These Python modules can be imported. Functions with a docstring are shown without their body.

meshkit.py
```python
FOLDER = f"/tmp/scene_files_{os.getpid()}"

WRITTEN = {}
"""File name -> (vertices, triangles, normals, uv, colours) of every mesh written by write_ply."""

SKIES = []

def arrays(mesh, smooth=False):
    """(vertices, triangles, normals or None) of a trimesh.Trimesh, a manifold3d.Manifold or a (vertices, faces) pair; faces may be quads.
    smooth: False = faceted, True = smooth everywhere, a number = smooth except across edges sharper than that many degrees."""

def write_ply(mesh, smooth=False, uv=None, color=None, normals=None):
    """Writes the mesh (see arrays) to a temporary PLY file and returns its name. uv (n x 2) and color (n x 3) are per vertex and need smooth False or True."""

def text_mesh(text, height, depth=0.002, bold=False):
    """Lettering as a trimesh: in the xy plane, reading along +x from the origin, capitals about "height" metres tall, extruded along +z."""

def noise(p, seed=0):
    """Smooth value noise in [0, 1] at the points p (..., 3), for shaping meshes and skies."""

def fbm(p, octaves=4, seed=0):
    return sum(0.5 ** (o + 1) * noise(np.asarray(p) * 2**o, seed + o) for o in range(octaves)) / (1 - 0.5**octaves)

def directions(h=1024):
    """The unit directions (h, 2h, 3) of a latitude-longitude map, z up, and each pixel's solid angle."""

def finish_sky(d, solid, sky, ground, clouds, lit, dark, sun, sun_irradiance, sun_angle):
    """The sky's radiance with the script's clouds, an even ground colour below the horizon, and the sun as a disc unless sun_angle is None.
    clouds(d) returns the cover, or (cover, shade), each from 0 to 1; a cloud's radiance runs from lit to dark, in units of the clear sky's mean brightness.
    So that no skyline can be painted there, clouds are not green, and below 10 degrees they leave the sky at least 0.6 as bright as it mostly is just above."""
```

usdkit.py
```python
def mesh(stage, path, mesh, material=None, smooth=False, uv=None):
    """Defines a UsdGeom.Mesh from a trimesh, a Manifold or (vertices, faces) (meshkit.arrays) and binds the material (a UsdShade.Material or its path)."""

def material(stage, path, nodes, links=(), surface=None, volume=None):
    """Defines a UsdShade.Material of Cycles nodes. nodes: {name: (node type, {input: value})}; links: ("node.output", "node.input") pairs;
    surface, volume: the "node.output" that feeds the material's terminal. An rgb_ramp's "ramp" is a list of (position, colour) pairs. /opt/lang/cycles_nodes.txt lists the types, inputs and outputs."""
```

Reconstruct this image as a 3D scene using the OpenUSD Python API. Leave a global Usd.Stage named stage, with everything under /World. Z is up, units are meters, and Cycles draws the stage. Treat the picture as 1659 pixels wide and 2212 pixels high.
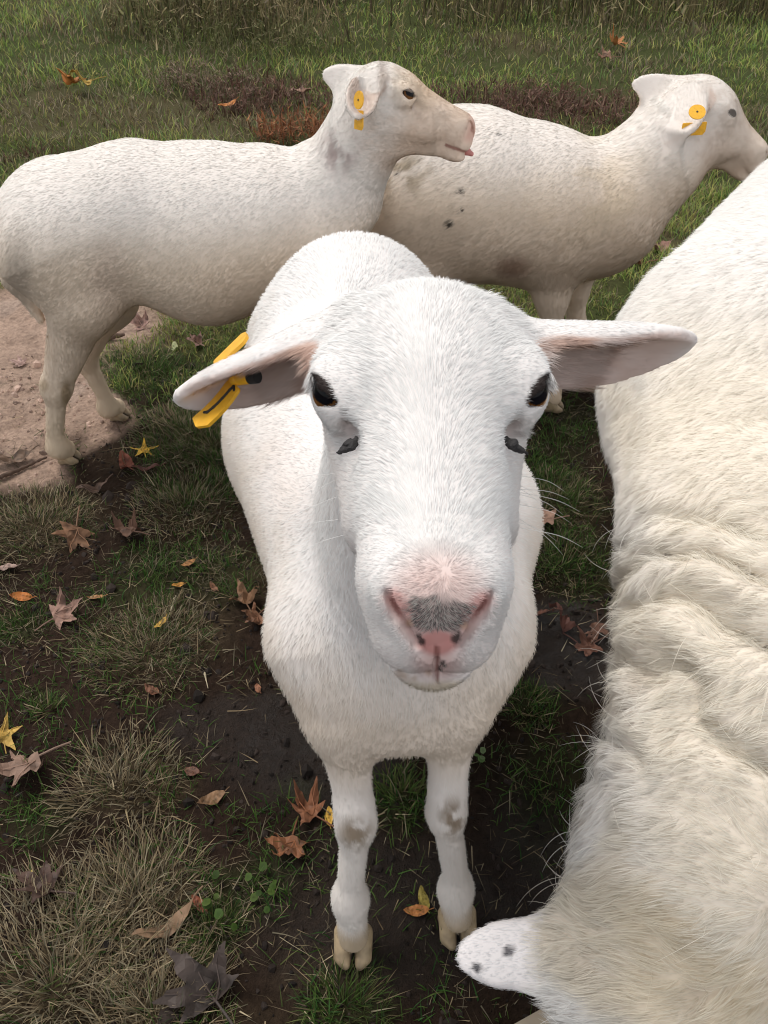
import math
import numpy as np, trimesh, usdkit, meshkit
from pxr import Usd, UsdGeom, UsdLux, UsdShade, Gf, Sdf, Vt

stage = Usd.Stage.CreateInMemory()
UsdGeom.SetStageUpAxis(stage, "Z")
UsdGeom.Xform.Define(stage, "/World")
UsdGeom.Scope.Define(stage, "/World/Looks")

# ------------------------------------------------------------------ camera, sky, sun, exposure
EYE = np.array([0.0, 0.0, 1.2])
PITCH = math.radians(39.0)
FWD = np.array([0, math.cos(PITCH), -math.sin(PITCH)])
UPV = np.array([0, math.sin(PITCH), math.cos(PITCH)])
RGT = np.array([1.0, 0, 0])
FQ = 1879.0                                   # focal length in the units of my measurements (picture 1659 wide)
cam = UsdGeom.Camera.Define(stage, "/World/camera")
cam.CreateHorizontalApertureAttr(36.0)
cam.CreateFocalLengthAttr(36.0 * FQ / 1659.0)
cam.AddTransformOp().Set(Gf.Matrix4d(*RGT, 0, *UPV, 0, *(-FWD), 0, *EYE, 1))
cam.CreateClippingRangeAttr((0.02, 2000.0))
cam.CreateExposureAttr(0.60)

SUN_AZ, SUN_EL = math.radians(-60.0), math.radians(66.0)     # soft light through high cloud, from the left and above
dome = UsdLux.DomeLight.Define(stage, "/World/sky")
sky_mat = usdkit.material(stage, "/World/Looks/sky_look", {
    "sky": ("sky_texture", {"sky_type": "single_scattering", "sun_disc": False, "sun_elevation": SUN_EL, "sun_rotation": SUN_AZ}),
    "tc": ("texture_coordinate", {}),
    "mp": ("mapping", {"scale": (1.0, 1.0, 2.2)}),
    "cn": ("noise_texture", {"scale": 1.7, "detail": 6.0, "roughness": 0.55}),
    "cr": ("map_range", {"from_min": 0.3, "from_max": 0.62, "to_min": 0.35, "to_max": 0.92, "clamp": True}),
    "mx": ("mix_color", {"b": (7.85, 7.7, 7.5), "use_clamp": False}),
    "bg": ("background_shader", {"strength": 0.08}),
}, [("tc.generated", "mp.vector"), ("mp.vector", "cn.vector"), ("cn.fac", "cr.value"), ("cr.result", "mx.fac"), ("sky.color", "mx.a"),
    ("mx.result", "bg.color")], surface="bg.background")
UsdShade.MaterialBindingAPI.Apply(dome.GetPrim()).Bind(sky_mat)
sun = UsdLux.DistantLight.Define(stage, "/World/sun")
sun.CreateNormalizeAttr(True)
sun.CreateIntensityAttr(0.4)
sun.CreateAngleAttr(28.0)
sun.CreateColorAttr(Gf.Vec3f(1.0, 0.95, 0.88))
_d = np.array([math.sin(SUN_AZ) * math.cos(SUN_EL), math.cos(SUN_AZ) * math.cos(SUN_EL), math.sin(SUN_EL)])
_x = np.cross([0, 0, 1], _d); _x /= np.linalg.norm(_x)
_y = np.cross(_d, _x)
sun.AddTransformOp().Set(Gf.Matrix4d(*_x, 0, *_y, 0, *_d, 0, 0, 0, 10, 1))

# ------------------------------------------------------------------ helpers
def P(px, py, depth):
    """The point of the place that I measured at px, py, depth metres in front of the lens."""
    return EYE + depth * (FWD + (px - 829.5) / FQ * RGT - (py - 1106.0) / FQ * UPV)

def PY(px, py, y):
    d = FWD + (px - 829.5) / FQ * RGT - (py - 1106.0) / FQ * UPV
    return EYE + d * (y / d[1])

def PG(px, py, z=0.0):
    d = FWD + (px - 829.5) / FQ * RGT - (py - 1106.0) / FQ * UPV
    return EYE + d * ((z - EYE[2]) / d[2])

def depth(p):
    return float((np.asarray(p) - EYE) @ FWD)

def RP(r, p):
    return r * depth(p) / FQ

def proj(p):
    q = np.asarray(p, float) - EYE
    d = np.maximum(q @ FWD, 1e-3)
    return 829.5 + FQ * (q @ RGT) / d, 1106.0 - FQ * (q @ UPV) / d

def unit(v):
    v = np.asarray(v, float)
    return v / (np.linalg.norm(v, axis=-1, keepdims=True) + 1e-12)

def sstep(a, b, x):
    t = np.clip((x - a) / (b - a), 0, 1)
    return t * t * (3 - 2 * t)

names = {}
def path_for(name, parent="/World"):
    key = (parent, name)
    n = names.get(key, 0)
    names[key] = n + 1
    return f"{parent}/{name}" + (f"_{n:03d}" if n else "")

def tag(prim, label=None, cat=None, group=None, kind=None):
    p = prim.GetPrim() if hasattr(prim, "GetPrim") else prim
    for k, v in (("label", label), ("category", cat), ("group", group), ("kind", kind)):
        if v:
            p.SetCustomDataByKey(k, v)
    return p

def thing(name, label, cat, loc=(0, 0, 0), group=None):
    x = UsdGeom.Xform.Define(stage, path_for(name))
    if any(loc):
        x.AddTranslateOp().Set(Gf.Vec3d(*map(float, loc)))
    tag(x, label, cat, group)
    return x

def obj(name, mesh, mat, parent=None, smooth=False, col=None, label=None, kind=None, origin=None):
    par = parent.GetPath().pathString if parent is not None else "/World"
    v, f, n = meshkit.arrays(mesh, smooth if smooth in (True, False) else smooth)
    if origin is not None:
        v = v - np.asarray(origin)
    pth = path_for(name, par)
    m = UsdGeom.Mesh.Define(stage, pth)
    m.CreatePointsAttr(Vt.Vec3fArray.FromNumpy(np.ascontiguousarray(v, np.float32)))
    m.CreateFaceVertexCountsAttr(Vt.IntArray.FromNumpy(np.full(len(f), 3, np.int32)))
    m.CreateFaceVertexIndicesAttr(Vt.IntArray.FromNumpy(np.ascontiguousarray(f, np.int32).ravel()))
    m.CreateSubdivisionSchemeAttr("none")
    if n is not None:
        m.CreateNormalsAttr(Vt.Vec3fArray.FromNumpy(np.ascontiguousarray(n, np.float32)))
        m.SetNormalsInterpolation("vertex")
    if col is not None:
        UsdGeom.PrimvarsAPI(m).CreatePrimvar("tint", Sdf.ValueTypeNames.Color3fArray, "vertex").Set(Vt.Vec3fArray.FromNumpy(np.ascontiguousarray(col, np.float32)))
    UsdShade.MaterialBindingAPI.Apply(m.GetPrim()).Bind(mat)
    tag(m, label, kind=kind)
    return m

def strands(name, pts, width, col, mat, parent=None, label=None, kind="stuff", origin=None):
    """Hair: pts (n, k, 3), width (n,), col (n, 3)."""
    par = parent.GetPath().pathString if parent is not None else "/World"
    n, k, _ = pts.shape
    if origin is not None:
        pts = pts - np.asarray(origin)
    c = UsdGeom.BasisCurves.Define(stage, path_for(name, par))
    c.CreateTypeAttr("linear")
    c.CreatePointsAttr(Vt.Vec3fArray.FromNumpy(np.ascontiguousarray(pts.reshape(-1, 3), np.float32)))
    c.CreateCurveVertexCountsAttr(Vt.IntArray.FromNumpy(np.full(n, k, np.int32)))
    taper = np.array({2: [1, .25], 3: [1, .8, .2], 4: [1, .9, .7, .2], 5: [1, .95, .85, .6, .2]}[k])
    c.CreateWidthsAttr(Vt.FloatArray.FromNumpy((np.asarray(width)[:, None] * taper[None]).ravel().astype(np.float32)))
    c.SetWidthsInterpolation("vertex")
    UsdGeom.PrimvarsAPI(c).CreatePrimvar("tint", Sdf.ValueTypeNames.Color3fArray, "uniform").Set(Vt.Vec3fArray.FromNumpy(np.ascontiguousarray(col, np.float32)))
    UsdShade.MaterialBindingAPI.Apply(c.GetPrim()).Bind(mat)
    tag(c, label, kind=kind)
    return c

def fur(name, pts, nrm, width, col, mat, parent, origin, seed=0, rnd=.18):
    """Hair as thin tapering ribbons: pts (n, k, 3) from root to tip, nrm (n, 3) the skin's normals."""
    r = np.random.default_rng(seed)
    n, k, _ = pts.shape
    d = unit(pts[:, -1] - pts[:, 0])
    w = unit(np.cross(d, nrm))
    face = np.cross(w, d)
    w = unit(w + face * r.normal(size=(n, 1)) * .45)
    sn = unit(nrm + face * rnd + r.normal(size=(n, 3)) * .07)
    taper = {3: [1, .8], 4: [1, .9, .65], 5: [1, .95, .8, .5]}[k]
    V, m = [], 2 * k - 1
    for i in range(k - 1):
        o = w * (np.asarray(width) * taper[i] / 2)[:, None]
        V += [pts[:, i] - o, pts[:, i] + o]
    V.append(pts[:, -1])
    v = np.stack(V, 1).reshape(-1, 3)
    tri = []
    for i in range(k - 2):
        tri += [[2 * i, 2 * i + 1, 2 * i + 3], [2 * i, 2 * i + 3, 2 * i + 2]]
    tri.append([m - 3, m - 2, m - 1])
    f = (np.arange(n)[:, None, None] * m + np.array(tri)[None]).reshape(-1, 3)
    # the ribbon's face looks the same way as the skin below it
    c = np.cross(v[f[:, 1]] - v[f[:, 0]], v[f[:, 2]] - v[f[:, 0]])
    fl = (c * np.repeat(nrm, len(tri), 0)).sum(1) < 0
    f[fl] = f[fl][:, ::-1]
    o = obj(name, (v, f), mat, parent, False, np.repeat(col, m, 0), kind="stuff", origin=origin)
    o.CreateNormalsAttr(Vt.Vec3fArray.FromNumpy(np.repeat(sn, m, 0).astype(np.float32)))
    o.SetNormalsInterpolation("vertex")
    return o

# ------------------------------------------------------------------ materials
def mat(name, color, rough=0.6, noise=None, amount=0.15, bump=0.0, bscale=60.0, spec=0.5, sss=0.0):
    nodes = {"p": ("principled_bsdf", {"base_color": color, "roughness": rough, "specular_ior_level": spec, "subsurface_weight": sss})}
    links = []
    if noise:
        c = np.array(color)
        nodes["tc"] = ("texture_coordinate", {})
        nodes["n"] = ("noise_texture", {"scale": noise, "detail": 5.0})
        nodes["r"] = ("rgb_ramp", {"ramp": [(0.3, tuple(c * (1 - amount))), (0.7, tuple(np.minimum(c * (1 + amount), 1)))]})
        links += [("tc.object", "n.vector"), ("n.fac", "r.fac"), ("r.color", "p.base_color")]
    if bump:
        nodes["tb"] = ("texture_coordinate", {})
        nodes["bn"] = ("noise_texture", {"scale": bscale, "detail": 4.0})
        nodes["b"] = ("bump", {"strength": 1.0, "distance": bump})
        links += [("tb.object", "bn.vector"), ("bn.fac", "b.height"), ("b.normal", "p.normal")]
    return usdkit.material(stage, f"/World/Looks/{name}", nodes, links, surface="p.BSDF")

def tint_mat(name, rough=0.7, spec=0.3, trans=0.0, sss=0.0, bump=0.0, bscale=300.0):
    nodes = {"a": ("attribute", {"attribute": "tint"}), "p": ("principled_bsdf", {"roughness": rough, "specular_ior_level": spec, "subsurface_weight": sss, "subsurface_scale": 0.004})}
    links, out = [("a.color", "p.base_color")], "p.BSDF"
    if bump:
        nodes["tb"] = ("texture_coordinate", {})
        nodes["bn"] = ("noise_texture", {"scale": bscale, "detail": 4.0})
        nodes["b"] = ("bump", {"strength": 1.0, "distance": bump})
        links += [("tb.object", "bn.vector"), ("bn.fac", "b.height"), ("b.normal", "p.normal")]
    if trans:
        nodes["t"] = ("translucent_bsdf", {})
        nodes["m"] = ("mix_closure", {"fac": trans})
        links += [("a.color", "t.color"), ("p.BSDF", "m.closure1"), ("t.BSDF", "m.closure2")]
        out = "m.closure"
    return usdkit.material(stage, f"/World/Looks/{name}", nodes, links, surface=out)

SKIN = tint_mat("sheep_skin", 0.75, 0.2)
HAIR = usdkit.material(stage, "/World/Looks/sheep_hair", {
    "a": ("attribute", {"attribute": "tint"}), "d": ("diffuse_bsdf", {}), "t": ("translucent_bsdf", {}), "m": ("mix_closure", {"fac": 0.10}),
}, [("a.color", "d.color"), ("a.color", "t.color"), ("d.BSDF", "m.closure1"), ("t.BSDF", "m.closure2")], surface="m.closure")
HOOF = tint_mat("hoof_horn", 0.45, 0.4, bump=0.0006, bscale=120.0)
EYE_M = usdkit.material(stage, "/World/Looks/eye_wet", {
    "a": ("attribute", {"attribute": "tint"}),
    "p": ("principled_bsdf", {"roughness": 0.06, "specular_ior_level": 0.15})},
    [("a.color", "p.base_color")], surface="p.BSDF")
TAG_M = mat("yellow_tag_plastic", (0.80, 0.42, 0.025), 0.42, noise=180.0, amount=0.12)
INK = mat("black_ink", (0.015, 0.015, 0.015), 0.6)
GUNK = mat("dried_tear_crust", (0.025, 0.023, 0.024), 0.75, bump=0.002, bscale=400.0)
TONGUE = mat("tongue_pink", (0.55, 0.22, 0.2), 0.3)

# ------------------------------------------------------------------ implicit shapes -> one continuous mesh
def smin(a, b, k):
    h = np.maximum(k - np.abs(a - b), 0) / k
    return np.minimum(a, b) - h * h * k * 0.25

def smax(a, b, k):
    return -smin(-a, -b, k)

def d_cone(p, a, b, ra, rb):
    a, b = np.asarray(a, float), np.asarray(b, float)
    ab = b - a
    t = np.clip(((p - a) @ ab) / max(ab @ ab, 1e-12), 0, 1)
    return np.linalg.norm(p - a - t[:, None] * ab, axis=1) - (ra + (rb - ra) * t)

def d_ell(p, c, r, R=None):
    q = p - np.asarray(c, float)
    if R is not None:
        q = q @ np.asarray(R, float).T          # rows of R: the axes
    r = np.asarray(r, float)
    k0 = np.linalg.norm(q / r, axis=1)
    k1 = np.linalg.norm(q / (r * r), axis=1)
    return np.where(k1 > 1e-9, k0 * (k0 - 1) / np.maximum(k1, 1e-9), -r.min())

class Shape:
    def __init__(self):
        self.prims = []
    def cone(self, a, b, ra, rb, k=0.04, sub=False):
        a, b = np.asarray(a, float), np.asarray(b, float)
        self.prims.append((lambda p: d_cone(p, a, b, ra, rb), (a + b) / 2, np.linalg.norm(a - b) / 2 + max(ra, rb), k, sub))
        return self
    def ell(self, c, r, R=None, k=0.04, sub=False):
        self.prims.append((lambda p: d_ell(p, c, r, R), np.asarray(c, float), max(r), k, sub))
        return self
    def fn(self, f, c, R, k=0.02, sub=False):
        self.prims.append((f, np.asarray(c, float), R, k, sub))
        return self
    def chain(self, pts, rs, k=0.04):
        for i in range(len(pts) - 1):
            self.cone(pts[i], pts[i + 1], rs[i], rs[i + 1], k)
        return self
    def __call__(self, p):
        d = np.full(len(p), 0.3)
        for f, c, R, k, sub in self.prims:
            m = np.linalg.norm(p - c, axis=1) < R + max(.05, k * 1.15)
            if not m.any():
                continue
            s = f(p[m])
            d[m] = smax(d[m], -s, k) if sub else smin(d[m], s, k)
        return d

def grad(f, p, e=0.0012):
    g = np.stack([f(p + np.eye(3)[i] * e) - f(p - np.eye(3)[i] * e) for i in range(3)], 1)
    return unit(g)

def mesh_of(f, lo, hi, h):
    """Naive surface nets of f = 0 on a grid of step h, computed only near the surface; two Newton steps put the vertices on it."""
    lo, hi = np.asarray(lo, float), np.asarray(hi, float)
    S = 4
    n = np.ceil((hi - lo) / (h * S)).astype(int)
    c = [lo[i] + (np.arange(n[i]) + 0.5) * h * S for i in range(3)]
    g = np.stack(np.meshgrid(*c, indexing="ij"), -1).reshape(-1, 3)
    dc = f(g).reshape(n)
    act = np.abs(dc) < h * S * 1.6
    full = np.repeat(np.repeat(np.repeat(np.sign(dc).astype(np.float32), S, 0), S, 1), S, 2) * h * S
    ai = np.argwhere(act)
    off = np.stack(np.meshgrid(*[np.arange(S)] * 3, indexing="ij"), -1).reshape(-1, 3)
    for s in range(0, len(ai), 20000):
        idx = (ai[s:s + 20000, None] * S + off[None]).reshape(-1, 3)
        full[idx[:, 0], idx[:, 1], idx[:, 2]] = f(lo + (idx + 0.5) * h)
    sg = full < 0
    N = np.array(full.shape)
    cnt = np.zeros(N - 1, np.int8)
    for a in range(2):
        for b in range(2):
            for d in range(2):
                cnt += sg[a:N[0] - 1 + a, b:N[1] - 1 + b, d:N[2] - 1 + d]
    cells = np.argwhere((cnt > 0) & (cnt < 8))
    vid = np.full(N - 1, -1, np.int64)
    vid[tuple(cells.T)] = np.arange(len(cells))
    acc, num = np.zeros((len(cells), 3)), np.zeros(len(cells))
    cor = np.stack(np.meshgrid([0, 1], [0, 1], [0, 1], indexing="ij"), -1).reshape(-1, 3)
    for i in range(8):
        for ax in range(3):
            if cor[i, ax]:
                continue
            j = cor[i].copy(); j[ax] = 1
            A, B = full[tuple((cells + cor[i]).T)], full[tuple((cells + j).T)]
            m = (A < 0) != (B < 0)
            t = np.where(m, A / np.where(m, A - B, 1), 0)
            pos = cells + cor[i] + t[:, None] * (j - cor[i])
            acc[m] += pos[m]; num[m] += 1
    v = lo + (acc / num[:, None] + 0.5) * h
    faces = []
    for ax in range(3):
        b, d = (ax + 1) % 3, (ax + 2) % 3
        sl0 = [slice(None)] * 3; sl1 = [slice(None)] * 3
        sl0[ax] = slice(0, -1); sl1[ax] = slice(1, None)
        ch = sg[tuple(sl0)] != sg[tuple(sl1)]
        e = np.argwhere(ch)
        e = e[(e[:, b] > 0) & (e[:, d] > 0) & (e[:, b] < N[b] - 1) & (e[:, d] < N[d] - 1)]
        inside = sg[tuple(e.T)]
        def cell(db, dd):
            q = e.copy(); q[:, b] += db; q[:, d] += dd
            return vid[tuple(q.T)]
        q = np.stack([cell(-1, -1), cell(0, -1), cell(0, 0), cell(-1, 0)], 1)
        q[~inside] = q[~inside][:, ::-1]
        faces.append(q)
    q = np.vstack(faces)
    q = q[(q >= 0).all(1)]
    g = grad(f, v)
    v = v - g * np.clip(f(v), -h, h)[:, None] * 0.9
    tri = np.vstack([q[:, [0, 1, 2]], q[:, [0, 2, 3]]])
    return v, tri, meshkit.arrays((v, tri), True)[2]

def mesh_fine(f, lo, hi, h, spots):
    """mesh_of with finer patches: spots are (centre, half size, step)."""
    v, t, n = mesh_of(f, lo, hi, h)
    V, T, Nn = [v], [], [n]
    keep, o = np.ones(len(t), bool), len(v)
    for c, half, hh in spots:
        c = np.asarray(c)
        a, b, m = mesh_of(f, c - half, c + half, hh)
        keep &= ~(np.abs(v[t] - c).max(axis=(1, 2)) < half - 3.2 * hh)
        V.append(a); T.append(b + o); Nn.append(m); o += len(a)
    return np.vstack(V), np.vstack([t[keep]] + T), np.vstack(Nn)
# ------------------------------------------------------------------ sheep anatomy
class Head:
    """A sheep's head. Local axes: x to its left, f along the face towards the nose, u out of the forehead; origin midway between the eyes."""
    def __init__(self, O, F, U, scale=1.0, ears=None, eye_r=0.0135, thick=0.0045, lids=1.0):
        self.O, self.s, self.er, self.thick = np.asarray(O, float), scale, eye_r, thick
        F = unit(F); U = unit(np.asarray(U) - F * (np.asarray(U) @ F)); X = np.cross(U, F)
        self.R = np.stack([X, F, U])
        self.ears = []
        for side in (-1, 1):
            e = dict(base=(side * .050, -.048, -.020), dir=(side * .93, -.2, -.1), face=(side * -.1, .75, .2), length=.105, width=.037, cup=.55)
            e.update((ears or {}).get(side, {}))
            if "tip" in e:
                tl = self.R @ (np.asarray(e["tip"]) - self.O) / scale - np.asarray(e["base"])
                e["dir"], e["length"] = tl, float(np.linalg.norm(tl))
            L = unit(e["dir"]); Nn = np.asarray(e["face"], float); Nn = unit(Nn - L * (Nn @ L))
            self.ears.append((side, np.asarray(e["base"], float), L, Nn, np.cross(Nn, L), e["length"], e["width"], e["cup"]))
        H = Shape()
        c = H.cone
        H.ell((0, -.034, -.015), (.0585, .053, .047), k=.02)
        H.ell((0, -.016, -.002), (.053, .048, .035), k=.03)
        for s in (-1, 1):
            c((s * .0125, .012, -.003), (s * .0110, .112, -.024), .0305, .0255, .022)
            c((s * .0355, -.012, -.048), (s * .0285, .066, -.045), .025, .0190, .03)
            H.ell((s * .0480, .004, .003), (.0185, .0225, .0180), k=.02)
            H.ell((s * .0540, -.0015, .0125), (.0100, .0125, .0070), k=.010)
            H.ell((s * .0125, .1365, -.0450), (.0180, .020, .0185), k=.012)
            H.ell((s * .0190, .1305, -.0095), (.0105, .0135, .009), k=.012)
        c((0, .11, -.026), (0, .134, -.0185), .027, .0165, .02)
        H.ell((0, .120, -.030), (.0332, .028, .024), k=.02)
        H.ell((0, .1435, -.0240), (.0115, .0080, .0100), k=.010)
        c((0, .112, -.066), (0, .0, -.074), .0165, .032, .025)
        H.ell((0, .1310, -.0725), (.0240, .0225, .0120), k=.012)
        for s in (-1, 1):                       # eye openings, tear pits, nostrils, mouth
            E = np.array((s * .0502, .009, .0042)); g = unit((s * .68, .45, .57))
            T = unit(np.array((s * -.72, .66, -.18))); T = unit(T - g * (T @ g)); W = np.cross(g, T)
            H.ell(E + g * .0125, (.0116 * (1 + (lids - 1) * .4), .0048 * lids, .0130), np.stack([T, W, g]), k=.004, sub=True)
            Wu = W if W[1] < 0 else -W                # the heavy upper lid
            c(E + g * .0138 + Wu * .0052 - T * .0115, E + g * .0150 + Wu * .0024, .0022, .0027, .003)
            c(E + g * .0150 + Wu * .0024, E + g * .0135 + Wu * .0026 + T * .0095, .0027, .0018, .003)
            H.ell((s * .0445, .038, -.006), (.0055, .012, .0065), k=.012, sub=True)
            c((s * .0228, .139, -.0060), (s * .0192, .1465, -.0130), .0030, .0038, .003, sub=True)
            c((s * .0192, .1465, -.0130), (s * .0098, .1535, -.0270), .0036, .0026, .003, sub=True)
            c((0, .1565, -.0630), (s * .020, .150, -.0625), .0014, .0014, .004, sub=True)
            c((s * .020, .150, -.0625), (s * .034, .118, -.056), .0014, .0014, .005, sub=True)
        c((0, .154, -.032), (0, .158, -.0600), .0013, .0013, .003, sub=True)
        self.shape = H
    def loc(self, p):
        return (p - self.O) @ self.R.T / self.s
    def world(self, q):
        return self.O + (np.asarray(q, float) * self.s) @ self.R
    def vec(self, q):
        return np.asarray(q, float) @ self.R
    def ear_coords(self, q, k):
        side, b, L, Nn, W, ln, wd, cup = self.ears[k]
        r = q - b
        return r @ L / ln, r @ W, r @ Nn
    def ear(self, q, k):
        side, b, L, Nn, W, ln, wd, cup = self.ears[k]
        l, w, n = self.ear_coords(q, k)
        lc = np.clip(l, 0.0, 1.0)
        hw = wd * np.interp(lc, [0, .12, .28, .5, .68, .82, .93, 1.0], [.66, .78, .93, 1.0, .93, .72, .42, .16])
        cu = cup * (1.5 - 1.1 * lc)
        wc = np.minimum(np.abs(w), hw * 1.2)
        n0 = cu * wc ** 2 / np.maximum(hw, .006) - .004
        st = np.sqrt(1 + (2 * cu * wc / np.maximum(hw, .006)) ** 2)
        t = self.thick * (1.5 - .6 * lc)
        dl = np.maximum(l - 1.0, -.12 - l) * ln
        d = smax(smax((np.abs(n - n0) / st - t) * .85, (np.abs(w) - hw) * .8, .006), dl, .01)
        return np.where(l < -.15, .3, d)
    def ear_pt(self, k, l, w, n):
        side, b, L, Nn, W, ln, wd, cup = self.ears[k]
        return self.world(b + L * l * ln + W * w + Nn * n)
    def __call__(self, p):
        q = self.loc(p)
        d = self.shape(q)
        for k in (0, 1):
            m = np.linalg.norm(q - self.ears[k][1] - self.ears[k][2] * self.ears[k][5] * .5, axis=1) < .1
            if m.any():
                d[m] = smin(d[m], self.ear(q[m], k), .022)
        return d * self.s
    def add_to(self, S, k=0.05):
        S.fn(lambda p: self(p), self.world((0, .02, -.02)), .19 * self.s, k)

def eyeball(head, parent, origin, iris=(.115, .05, .015), lid=False, half=0.0):
    for s in (-1, 1):
        c = np.array((s * .0502, .009, .0042)) + unit((s * .68, .45, .57)) * .0036; r = head.er
        m = trimesh.creation.icosphere(4, r)
        v = np.array(m.vertices)
        g = unit((s * .66, .48, .58)); T = unit(np.array((s * -.72, .66, -.18))); T = unit(T - g * (T @ g)); W = np.cross(g, T)
        a, b, o = v @ T / r, v @ W / r, v @ g / r
        rad = np.hypot(a, b)
        col = np.tile(np.array([.03, .022, .018]), (len(v), 1))
        ir = (rad < .86) & (o > 0)
        fib = .75 + .5 * meshkit.noise(np.stack([np.arctan2(b, a) * 9, rad * 6, a * 0], -1), 3)
        col[ir] = np.array(iris) * fib[ir, None]
        pu = ((np.abs(a) / .70) ** 2.6 + (np.abs(b) / .48) ** 2.6 < 1) & (o > 0)
        col[pu] = (.003, .003, .004)
        obj("eye", (head.world(c + v), m.faces), EYE_M, parent, True, col, origin=origin)

def claw_pair(P0, fwd, side, size=1.0):
    """Cloven hoof: two claws. P0 on the ground below the pastern; fwd points where the toes point."""
    S = Shape()
    fwd, side = unit(fwd), unit(side)
    up = np.array([0, 0, 1.0])
    for s in (-1, 1):
        b = P0 + side * s * .0140 * size
        S2 = Shape()
        S.cone(b + up * .034 * size - fwd * .004 * size, b + up * .012 * size + fwd * .020 * size + side * s * .002, .0135 * size, .0105 * size, .004)
        S.cone(b + up * .010 * size - fwd * .010 * size, b + up * .008 * size + fwd * .030 * size - side * s * .004 * size, .0125 * size, .0062 * size, .008)
    S.fn(lambda p: p[:, 2] - 0 + (-(p[:, 2] - P0[2]) * 2 - 0 * p[:, 0]), P0, .1, .003) if False else None
    f = lambda p: smax(S(p), P0[2] + .001 - p[:, 2], .004)
    v, fc, n = mesh_of(f, P0 - .06 * size - .01, P0 + .07 * size + .01, .0026 * size)
    h = (v[:, 2] - P0[2]) / (.04 * size)
    t = meshkit.fbm(v * 90, 3, 4)
    col = np.array([.36, .275, .17]) * (.5 + 1.0 * t)[:, None]
    dark = np.maximum(sstep(.75, .05, h + (t - .5) * .5) * .5, sstep(.0055, .002, np.abs((v - P0) @ side)) * .9)
    col = col * (1 - dark)[:, None] + np.array([.05, .036, .028]) * dark[:, None]
    return v, fc, col

def leg(S, pts, rs, k=.03):
    S.chain(pts, rs, k)

def fore_leg(S, top, elbow, knee, fet, hoof, s=1.0, k=.05):
    S.cone(top, elbow, .068 * s, .036 * s, k)
    up = np.array([0, 0, 1.])
    S.cone(elbow, knee + (elbow - knee) * .22, .036 * s, .0225 * s, .03)
    S.ell(knee, (.0205 * s, .0220 * s, .033 * s), k=.03)
    S.cone(knee - up * .015, fet + up * .03, .0185 * s, .0175 * s, .03)
    S.ell(fet, (.0205 * s, .0222 * s, .026 * s), k=.03)
    S.cone(fet, hoof + up * .034 * s, .0195 * s, .0220 * s, .02)

def hind_leg(S, hip, stifle, hock, fet, hoof, s=1.0):
    up = np.array([0, 0, 1.])
    S.cone(hip, stifle, .115 * s, .075 * s, .06)
    S.cone(stifle, hock, .062 * s, .030 * s, .04)
    S.ell(hock, (.029 * s, .032 * s, .033 * s), k=.02)
    S.cone(hock, fet + up * .03, .0235 * s, .0185 * s, .02)
    S.ell(fet, (.026 * s, .026 * s, .028 * s), k=.018)
    S.cone(fet, hoof + up * .034 * s, .021 * s, .023 * s, .015)

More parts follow.
